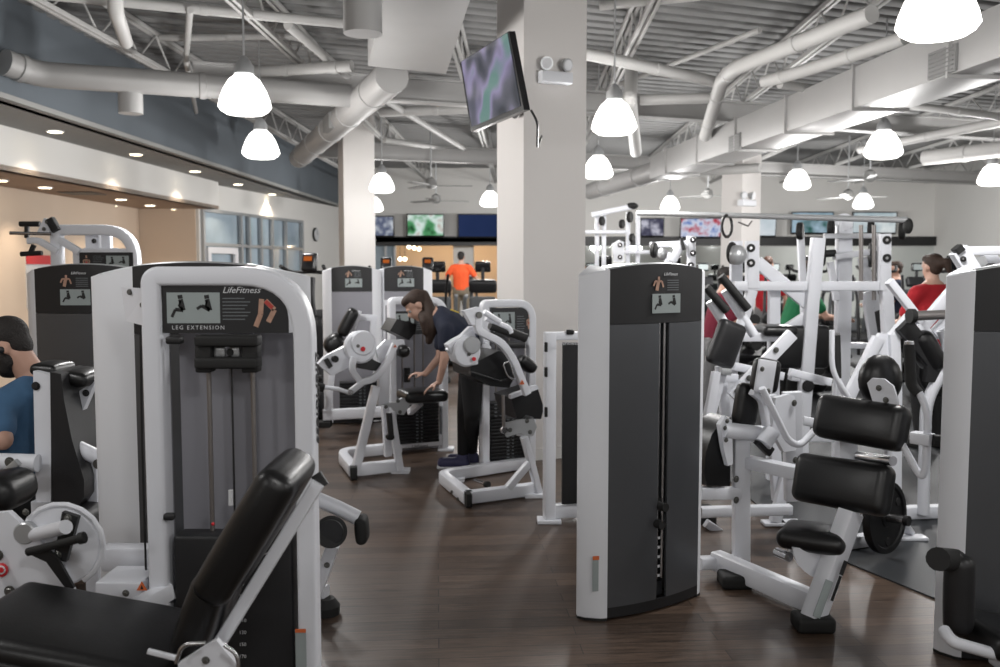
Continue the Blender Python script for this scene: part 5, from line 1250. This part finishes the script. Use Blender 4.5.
def elliptical(x, y, deg, label, group=None):
    t = thing('elliptical_trainer', label, 'cardio machine', (x, y, 0), math.radians(deg), group)
    b = MB(); b.rbox(V(0, .3, .35), (.34, .8, .6), .12, None, 4); b.build('housing', M['char'], t, True)
    b = MB(); b.rbox(V(0, .3, .85), (.26, .42, .55), .1, Matrix.Rotation(math.radians(15), 3, 'X'), 4); b.build('shroud', M['vinyl2'], t, True)
    b = MB(); b.rbox(V(0, 0, .04), (.6, .12, .08), .02); b.build('base_foot', M['char'], t, True); b = MB(); b.rbox(V(0, -.9, .04), (.6, .12, .08), .02); b.build('base_foot', M['char'], t, True)
    b = MB(); b.beam(V(0, -.9, .08), V(0, .3, .12), .1, .08); b.build('base_rail', M['chair'], t, True)
    b = MB(); b.sweep(fillet([V(0, .25, .9), V(0, .1, 1.25), V(0, .14, 1.5)], .2), sec(.06, .06)); b.build('mast', M['char'], t, True)
    b = MB(); b.rbox(V(0, .08, 1.66), (.17, .07, .2), .03, Matrix.Rotation(math.radians(-12), 3, 'X'), 3); c = b.build('console', M['plastic'], t, True)
    b = MB(); b.box(V(0, .035, 1.70), (.09, .006, .05), Matrix.Rotation(math.radians(-12), 3, 'X')); b.build('display', M['console'], c, True)
    for s in (-1, 1):
        b = MB(); b.tube(fillet([V(0, .12, 1.56), V(s*.2, .05, 1.55), V(s*.24, -.12, 1.62)], .08), .02, 10); b.build('handlebar', M['rubber'], t, True)
        b = MB(); b.tube(fillet([V(s*.26, .3, .5), V(s*.27, .2, 1.2), V(s*.3, -.05, 1.5)], .2), .02, 10); b.build('arm_lever', M['char'], t, True)
        b = MB(); b.rbox(V(s*.15, -.35, .3), (.14, .4, .07), .03); b.build('pedal', M['rubber'], t, True)
    return t
EG = 'elliptical trainers by the left column'
e0 = elliptical(P(309, 300, 9.6).x, 9.5, -12, 'elliptical with an orange console, just left of the left column', EG)
copied(e0, P(388, 300, 13.6).x, 13.4, 5, 'elliptical with an orange console over the second far weight tower')
copied(e0, P(429, 300, 13.6).x, 13.4, 5, 'elliptical just right of the second far weight tower')
TG = 'treadmills in rows in front of the back wall'
t0 = treadmill(P(442, 280, 16).x, 16, 180, 'treadmill just left of the person in orange', TG)
for px, y, lb in ((484, 16, 'treadmill right of the person in orange, partly behind the centre column'), (461, 19.0, 'treadmill that the person in orange stands on')):
    copied(t0, P(px, 280, y).x, y, 0 if px == 461 else 180, lb)
t1 = treadmill(P(600, 280, 18).x, 18.5, 0, 'treadmill in the back row just right of the centre column', TG)
for i, px in enumerate((640, 678, 715, 752, 790, 828, 866, 904, 942)):
    copied(t1, P(px, 280, 18.5).x, 18.5, 0, 'treadmill in the back row, place %s from the centre column' % ['two', 'three', 'four', 'five', 'six', 'seven', 'eight', 'nine', 'ten'][i])
MG = 'elliptical trainers on the rubber floor behind the white frames'
for i, (px, y) in enumerate([(606, 11.6), (674, 11.7), (742, 11.6), (810, 11.7), (878, 11.6), (950, 11.7)]):
    c = copied(e0, P(px, 280, y).x, y, 168, 'elliptical on the rubber floor, %s from the centre column' % ['nearest', 'second', 'third', 'fourth', 'fifth', 'sixth', 'seventh', 'eighth', 'ninth'][i]); c['group'] = MG
def dumbbell_rack(x, y, label):
    t = thing('dumbbell_rack', label, 'rack', (x, y, 0))
    for s in (-.7, .7):
        b = MB(); b.beam(V(x+s, y-.15, .03), V(x+s, y+.25, 1.0), .06, .08, up=V(1, 0, 0)); b.build('rack_side', M['white'], t)
    for k, (z, yy) in enumerate(((.35, -.02), (.62, .1), (.9, .2))):
        b = MB(); b.box(V(x, y+yy, z), (1.5, .3, .03), Matrix.Rotation(.25, 3, 'X')); b.build('shelf', M['char'], t)
    return t
DG = 'black dumbbells on the racks'
db0 = [None]
def dumbbell(p, label):
    if db0[0] is None:
        t = thing('dumbbell', label, 'dumbbell', (0, 0, 0), 0, DG)
        b = MB(); b.cyl(V(0, -.07, 0), V(0, .07, 0), .015); b.build('handle', M['steel'], t, True)
        for s in (-1, 1): b = MB(); b.disc(V(0, s*.1, 0), V(0, 1, 0), .07, .075, 16); b.build('head', M['rubber'], t, True)
        db0[0] = t
    else: t = copy_tree(db0[0])
    t.location = p; t['label'] = label; return t
for j, (x, y, w) in enumerate(((3.3, 10.35, 'left'), (5.1, 10.35, 'right'))):
    dumbbell_rack(x, y, 'dumbbell rack low behind the white frames, %s one of two' % w)
    for k, (z, yy) in enumerate(((.45, -.02), (.72, .1), (1.0, .2))):
        for i in range(6): dumbbell(V(x-.58+.23*i, y+yy, z), 'dumbbell on the %s shelf of the %s rack behind the white frames' % (('bottom', 'middle', 'top')[k], w))
# ================================================================ PEOPLE
def skin(n, c): return mat(n, c, .55, noise=.06, nscale=12)
M['skin'] = skin('skin', (.46, .27, .20)); M['skin2'] = skin('fair skin', (.55, .34, .26))
M['hair'] = mat('dark hair', (.012, .009, .008), .75, noise=.4, nscale=60, bump=.5, bscale=120); M['hairb'] = mat('brown hair', (.035, .018, .011), .7, noise=.4, nscale=60, bump=.5, bscale=120); M['hairr'] = mat('auburn hair', (.07, .032, .02), .5, noise=.4, nscale=60, bump=.5, bscale=120)
def cloth(n, c): return mat(n, c, .85, noise=.12, nscale=14, bump=.35, bscale=22)
M['blue'] = cloth('blue tee', (.055, .13, .24)); M['navy'] = cloth('navy tee', (.010, .014, .032)); M['orangec'] = cloth('orange tee', (.72, .09, .02)); M['redc'] = cloth('red tee', (.42, .012, .02)); M['greenc'] = cloth('green tee', (.01, .16, .06)); M['maroon'] = cloth('maroon top', (.16, .012, .03))
M['blackc'] = cloth('black leggings', (.008, .008, .009)); M['khaki'] = cloth('khaki shorts', (.16, .13, .09)); M['shoe'] = mat('blue trainers', (.05, .05, .12), .6, noise=.3, nscale=40); M['yellowp'] = mat('yellow print', (.6, .45, .03), .7); M['greyc'] = cloth('grey leggings', (.2, .2, .2))
def fuse(mb, name, m, parent, vox=.012, sm=2, label=None):
    me = bpy.data.meshes.new('t'); off = Vector(parent['_o'])
    me.from_pydata([tuple(v-off) for v in mb.v], [], mb.f); o = bpy.data.objects.new('t', me); COL.objects.link(o)
    r = o.modifiers.new('r', 'REMESH'); r.mode = 'VOXEL'; r.voxel_size = vox; r.use_smooth_shade = True
    if sm: s = o.modifiers.new('s', 'SMOOTH'); s.factor = .5; s.iterations = sm
    dg = bpy.context.evaluated_depsgraph_get(); e = o.evaluated_get(dg); out = bpy.data.meshes.new_from_object(e, depsgraph=dg)
    bpy.data.objects.remove(o); out.name = name; out.materials.clear(); out.materials.append(m)
    for p in out.polygons: p.use_smooth = True
    q = bpy.data.objects.new(name, out); COL.objects.link(q); q.parent = parent; q['_o'] = parent['_o']
    if label: q['label'] = label
    return q
def limb(b, pts, rs, n=12):
    for i in range(len(pts)-1):
        d = (pts[i+1]-pts[i])
        b.sweep([pts[i], pts[i+1]], circ(rs[i], n), None, [1, rs[i+1]/rs[i]])
    for p, r in zip(pts, rs): b.ball(p, r, 8)
def chainball(b, pts, rs, wide, side, k=10):
    """torso: stacked ellipsoids, wide along side"""
    for i in range(len(pts)-1):
        for j in range(k):
            t = j/k; p = pts[i].lerp(pts[i+1], t); r = rs[i]*(1-t)+rs[i+1]*t; w = wide[i]*(1-t)+wide[i+1]*t
            d = (pts[i+1]-pts[i]).normalized(); s = (side-d*side.dot(d)).normalized(); f = d.cross(s)
            R = Matrix((s, f, d)).transposed(); b.ball(p, (w, r, r*.75), 8, R)
def head(b, c, f, up, s=1.0):
    """skull, jaw, nose, ears; f forward"""
    f = f.normalized(); sd = f.cross(up).normalized(); up = sd.cross(f); R = Matrix((sd, f, up)).transposed()
    T = lambda x, y, z: c+R @ V(x*s, y*s, z*s)
    b.ball(T(0, -.012, .03), (.074*s, .096*s, .085*s), 12, R); b.ball(T(0, .028, -.03), (.058*s, .062*s, .07*s), 10, R); b.ball(T(0, .05, -.085), (.03*s, .03*s, .025*s), 8, R)
    b.ball(T(0, .092, -.02), (.013*s, .02*s, .022*s), 8, R); b.ball(T(0, .08, .02), (.05*s, .012*s, .012*s), 8, R); b.ball(T(0, .082, -.055), (.024*s, .01*s, .01*s), 8, R)
    for e in (-1, 1): b.ball(T(e*.076, -.01, -.01), (.009*s, .02*s, .032*s), 8, R)
    return T, R
def hand(b, w, d, palm, curl=.5, s=1.0, side=1):
    """w wrist, d direction, palm normal"""
    d = d.normalized(); x = d.cross(palm).normalized(); palm = x.cross(d)
    c = w+d*.05*s; R = Matrix((x, palm, d)).transposed(); b.ball(c, (.04*s, .016*s, .052*s), 8, R)
    for i, (o, l) in enumerate(((-.03, .06), (-.01, .075), (.01, .07), (.03, .055))):
        p0 = c+x*o*s+d*.035*s; d1 = (d+palm*curl*.5).normalized(); p1 = p0+d1*l*.5*s; d2 = (d+palm*curl*1.6).normalized(); p2 = p1+d2*l*.32*s; d3 = (d+palm*curl*3).normalized(); p3 = p2+d3*l*.25*s
        limb(b, [p0, p1, p2, p3], [.0095*s, .009*s, .008*s, .007*s], 8)
    p0 = w+d*.025*s+x*side*.03*s; p1 = p0+(x*side*.6+d*.6+palm*.4).normalized()*.035*s; p2 = p1+(d+palm*.6+x*side*.1).normalized()*.028*s
    limb(b, [p0, p1, p2], [.012*s, .01*s, .008*s], 8)
def eyes(T, R, parent, s=1.0):
    for e in (-1, 1):
        b = MB(); b.ball(T(e*.028, .072, .002), .011*s, 8); ey = b.build('eye', M['pane'], parent); b = MB(); b.ball(T(e*.028, .0795, .002), .0055*s, 6); b.build('iris', M['black'], ey)
def hairball(b, T, R, s, parts):
    for (x, y, z, a, c_, d) in parts: b.ball(T(x, y, z), (a*s, c_*s, d*s), 10, R)
SHORT = [(0, -.026, .045, .081, .09, .082), (0, .02, .08, .066, .068, .045), (0, -.048, -.005, .066, .052, .07)]
# ---- seated man in blue
def man_blue():
    Y = 3.95; hc = P(8, 347, Y); t = thing('person', 'bearded dark haired person in a blue tee seated at the far left, head bowed', 'person', (hc.x, Y, 0))
    f = V(-.83, -.12, -.55); up = V(-.5, 0, .85)
    sh = P(30, 397, Y); nk = hc+V(.085, .02, -.12); pel = V(-2.15, Y, .58); cst = V(sh.x-.05, Y+.03, sh.z-.17)
    sR = V(sh.x-.06, Y-.17, sh.z-.04); sL = V(sh.x-.06, Y+.22, sh.z-.04); side = V(0, 1, 0)
    eR = P(2, 440, Y-.24); wR = eR+V(-.25, .05, .0); eL = V(eR.x, Y+.3, eR.z); wL = eL+V(-.26, 0, 0)
    kR = pel+V(-.44, -.17, .0); kL = pel+V(-.44, .15, .0); aR = V(kR.x-.02, kR.y, .1); aL = V(kL.x-.02, kL.y, .1)
    b = MB(); T, R = head(b, hc, f, up, 1.02)
    limb(b, [hc+V(.04, 0, -.03), nk, nk+V(.04, 0, -.05)], [.06, .062, .078]); chainball(b, [nk+V(.02, 0, -.07), cst, pel], [.08, .11, .12], [.13, .17, .16], side)
    limb(b, [sR, eR, wR], [.055, .045, .028]); limb(b, [sL, eL, wL], [.055, .045, .028]); hand(b, wR, wR-eR, Z1*-1); hand(b, wL, wL-eL, Z1*-1)
    for h, k, a_ in ((pel+V(0, -.1, 0), kR, aR), (pel+V(0, .1, 0), kL, aL)): limb(b, [h, k, a_], [.085, .06, .042])
    body = fuse(b, 'body', M['skin'], t, .009, 3); eyes(T, R, t, 1.02)
    b = MB(); chainball(b, [nk+V(.03, 0, -.075), cst, pel], [.088, .125, .13], [.15, .2, .175], side); limb(b, [nk+V(.03, 0, -.06), sR, sR.lerp(eR, .55)], [.08, .078, .07]); limb(b, [nk+V(.03, 0, -.06), sL, sL.lerp(eL, .55)], [.08, .078, .07])
    fuse(b, 'tee_shirt', M['blue'], t, .012, 3)
    b = MB(); chainball(b, [pel+V(0, 0, .06), pel-V(0, 0, .03)], [.13, .13], [.18, .18], side); limb(b, [pel+V(0, -.1, 0), kR.lerp(pel, .15)], [.1, .09]); limb(b, [pel+V(0, .1, 0), kL.lerp(pel, .15)], [.1, .09]); fuse(b, 'shorts', M['blackc'], t, .014)
    b = MB(); hairball(b, T, R, 1.04, SHORT); fuse(b, 'hair', M['hair'], t, .009, 2)
    b = MB(); hairball(b, T, R, 1.0, [(0, .055, -.08, .045, .042, .036), (.05, .02, -.05, .018, .034, .04), (-.05, .02, -.05, .018, .034, .04), (.058, .0, -.02, .012, .016, .04), (-.058, .0, -.02, .012, .016, .04), (.03, .045, -.075, .03, .035, .03), (-.03, .045, -.075, .03, .035, .03), (0, .045, -.1, .034, .034, .026)]); fuse(b, 'beard', M['hair'], t, .008, 2)
    b = MB(); b.ball(T(.078, .0, -.012) if (T(.078, 0, 0)-V(0, 0, EYE)).length < (T(-.078, 0, 0)-V(0, 0, EYE)).length else T(-.078, 0, -.012), .016, 8); b.build('earbud', M['black'], t)
    for a_ in (aR, aL): b = MB(); b.rbox(V(a_.x-.06, a_.y, .05), (.27, .1, .1), .04, None, 4); b.build('shoe', M['rubber'], t)
man_blue()
def woman_navy():
    Y = 7.0; p = lambda a, c, o=0: P(a, c, Y+o)
    hc = p(417, 306); t = thing('person', 'person in navy tee and black leggings bending over the arm curl machine seat', 'person', (p(466, 460).x, Y, 0))
    f = V(-.72, -.2, -.62); up = V(-.6, 0, .75); side = V(.2, 1, 0).normalized()
    nk = p(434, 314); cst = p(448, 324); wst = p(465, 338); pel = p(472, 358)
    sR, sL = p(443, 328, -.16), p(443, 327, .16); eR, wR = p(438, 356, -.2), p(424, 373, -.1); eL, wL = p(447, 366, .1), p(438, 384, .1)
    sR = p(446, 330, -.16); eR = p(445, 357, -.2); wR = p(439, 382, -.18)
    eL, wL = p(440, 357, .12), p(425, 374, .1)
    b = MB(); T, R = head(b, hc, f, up, .98); limb(b, [hc+V(.02, 0, -.03), nk], [.05, .06]); chainball(b, [nk, cst, wst, pel], [.07, .1, .095, .11], [.1, .15, .13, .16], side)
    limb(b, [sR, eR, wR], [.045, .036, .024]); limb(b, [sL, eL, wL], [.045, .036, .024]); hand(b, wR, V(-.6, 0, -.35), V(0, 0, -1), .3, .95); hand(b, wL, V(-1, 0, .05), V(0, 0, -1), 1.0, .95)
    fl_ = [G(470, 463), G(459, 458)]
    kn = [p(472, 415, -.06), p(465, 412, .12)]; an = [V(p(471, 456).x, fl_[0].y-.05, .1), V(p(462, 456).x, Y+.12, .1)]
    hp = [pel+V(0, -.09, 0), pel+V(0, .09, 0)]
    for i in (0, 1): limb(b, [hp[i], kn[i], an[i]], [.085, .055, .036])
    fuse(b, 'body', M['skin2'], t, .009, 2); eyes(T, R, t)
    b = MB(); chainball(b, [nk+V(.03, 0, -.02), cst, wst, pel+V(-.02, 0, .04)], [.085, .118, .115, .12], [.12, .185, .16, .17], side); limb(b, [nk+V(.05, 0, 0), sR, sR.lerp(eR, .6)], [.07, .068, .06]); limb(b, [nk+V(.05, 0, 0), sL, sL.lerp(eL, .6)], [.07, .068, .06]); sh = fuse(b, 'tee_shirt', M['navy'], t, .012, 3)
    b = MB(); q = p(455, 312, -.05); b.rbox(q+V(0, -.05, .01), (.07, .03, .008), .003, Matrix.Rotation(.35, 3, 'Y')); b.build('yellow_print', M['yellowp'], sh)
    b = MB(); chainball(b, [pel+V(0, 0, .05), pel-V(0, 0, .06)], [.13, .13], [.17, .17], side)
    for i in (0, 1): limb(b, [hp[i], kn[i], an[i]], [.105, .066, .044])
    fuse(b, 'leggings', M['blackc'], t, .013)
    b = MB(); hairball(b, T, R, 1.0, SHORT); limb(b, [T(0, -.09, .03), p(430, 312, -.04), p(432, 328, -.08), p(429, 341, -.08)], [.05, .055, .05, .03]); limb(b, [T(.06, -.03, 0), p(424, 322, -.1), p(425, 333, -.1)], [.04, .035, .02]); fuse(b, 'hair', M['hairb'], t, .01)
    for i, a_ in enumerate(an): 
        b = MB(); b.rbox(V(a_.x-.07, a_.y-.01, .045), (.26, .095, .085), .035, None, 4); b.rbox(V(a_.x, a_.y-.01, .08), (.1, .085, .08), .03, None, 4); fuse(b, 'shoe', M['shoe'], t, .009); b = MB(); b.rbox(V(a_.x-.07, a_.y-.01, .012), (.27, .1, .022), .01); b.build('shoe_sole', M['print'], t)
woman_navy()
def stander(px, ptop, Y, label, shirt, trou, hairm, fwd, scale=1.0, base=0.0, arms='down', lean=0.0, hair='short', skinm='skin', kneeb=0.0, legskin=False, vox=.016):
    top = P(px, ptop, Y); s = scale*1.0; x = top.x; f = Vector(fwd).normalized(); sd = f.cross(Z1).normalized(); H = (top.z-base)/1.75
    t = thing('person', label, 'person', (x, Y, base)); O = V(x, Y, base)
    A = lambda r, fw, z: O+sd*r*H+f*fw*H+Z1*z*H
    ln = lean; hc = A(0, .02+ln*1.0, 1.64); nk = A(0, ln*.85, 1.48); cst = A(0, ln*.6, 1.3); wst = A(0, ln*.25, 1.1); pel = A(0, 0, .95)
    S = [A(-.18, ln*.75, 1.41), A(.18, ln*.75, 1.41)]
    if arms == 'down': E = [A(-.27, -.02, 1.12), A(.27, -.02, 1.12)]; W = [A(-.25, .12, .9), A(.25, .12, .9)]
    elif arms == 'out': E = [A(-.34, .0, 1.18), A(.34, .0, 1.18)]; W = [A(-.27, .2, 1.05), A(.27, .2, 1.05)]
    else: E = [A(-.23, .12+ln, 1.14), A(.23, .12+ln, 1.14)]; W = [A(-.15, .38+ln, 1.12), A(.15, .38+ln, 1.12)]
    K = [A(-.1, .03+kneeb, .5), A(.1, .03-kneeb*.5, .5)]; N = [A(-.1, -.02+kneeb*.3, .08), A(.1, -.02-kneeb, .08)]
    b = MB(); T, R = head(b, hc, f+V(0, 0, -.1), Z1, H); limb(b, [hc, nk], [.05*H, .06*H]); chainball(b, [nk, cst, wst, pel], [.07*H, .105*H, .1*H, .11*H], [.12*H, .16*H, .14*H, .15*H], sd)
    for i in (0, 1): limb(b, [S[i], E[i], W[i]], [.05*H, .04*H, .026*H]); hand(b, W[i], W[i]-E[i], f.cross(W[i]-E[i]).normalized() if False else -Z1, .6, H); limb(b, [pel+sd*(.09*H*(2*i-1)), K[i], N[i]], [.08*H, .055*H, .038*H])
    fuse(b, 'body', M[skinm], t, vox*.8); eyes(T, R, t, H)
    b = MB(); chainball(b, [nk-Z1*.02, cst, wst, pel-Z1*.02], [.08*H, .125*H, .12*H, .13*H], [.13*H, .19*H, .17*H, .17*H], sd)
    for i in (0, 1): limb(b, [nk-Z1*.03, S[i], S[i].lerp(E[i], .65)], [.07*H, .072*H, .064*H])
    fuse(b, 'tee_shirt', M[shirt], t, vox)
    b = MB(); chainball(b, [pel+Z1*.03, pel-Z1*.08], [.125*H, .13*H], [.165*H, .17*H], sd)
    for i in (0, 1):
        h = pel+sd*(.09*H*(2*i-1)); limb(b, [h, h.lerp(K[i], .8)] if legskin else [h, K[i], N[i]], [.1*H, .085*H] if legskin else [.1*H, .07*H, .05*H])
    fuse(b, 'shorts' if legskin else 'trousers', M[trou], t, vox)
    b = MB(); hairball(b, T, R, H, SHORT)
    if hair == 'tail': limb(b, [T(0, -.1, .04), T(0.02, -.15, .03), T(.04, -.16, -.06)], [.035*H, .04*H, .02*H]); b.ball(T(0, -.1, .03), .05*H, 8)
    fuse(b, 'hair', M[hairm], t, vox*.8)
    for i in (0, 1): 
        b = MB(); c = N[i]; R3 = Matrix((sd, f, Z1)).transposed(); b.rbox(V(c.x, c.y, base+.05)+f*.06, (.1, .27, .1), .04, R3, 3); b.build('shoe', M['rubber'], t)
    return t
stander(461, 252, 19.3, 'person in an orange tee seen from behind, beyond the person in navy', 'orangec', 'khaki', 'hair', (0.1, 1, 0), base=.2, arms='out')
stander(934, 255, 7.9, 'person in a red tee with tied back hair, seen from behind between the frames', 'redc', 'blackc', 'hairb', (-.35, 1, 0), arms='front', hair='tail', skinm='skin2')
stander(789, 262, 9.6, 'person in a green tee leaning forward behind the tall white rack', 'greenc', 'blackc', 'hairb', (1, .15, 0), arms='front', lean=.22, skinm='skin2')
stander(711, 268, 8.8, 'person in a maroon top and grey leggings behind the widest tower', 'maroon', 'greyc', 'hair', (1, -.2, 0), arms='front', lean=.15, kneeb=.1)
stander(768, 257, 13.6, 'distant person in a red top just right of the right column', 'redc', 'greyc', 'hairr', (.3, 1, 0), arms='down')
stander(897, 262, 12.9, 'distant dark haired person between the rack and the person in red', 'navy', 'blackc', 'hairb', (-1, .2, 0), arms='front')
# ================================================================ CAMERA, WORLD
cam = bpy.data.cameras.new('camera'); cam.sensor_width = 36; cam.lens = 36*F/1000; cam.clip_end = 200
cam.dof.use_dof = True; cam.dof.focus_distance = 3.9; cam.dof.aperture_fstop = 3.2
co = bpy.data.objects.new('camera', cam); COL.objects.link(co); co.location = (0, 0, EYE); co.rotation_euler = (PI/2-TH, 0, 0)
SC.camera = co
w = bpy.data.worlds.new('world'); SC.world = w; w.use_nodes = True
w.node_tree.nodes['Background'].inputs[0].default_value = (.6, .68, .8, 1); w.node_tree.nodes['Background'].inputs[1].default_value = .3
vs = SC.view_settings; vs.view_transform = 'Standard'; vs.look = 'None'; vs.gamma = 1; vs.use_curve_mapping = False; vs.exposure = 0.42
for o in bpy.data.objects:
    if '_o' in o: del o['_o']
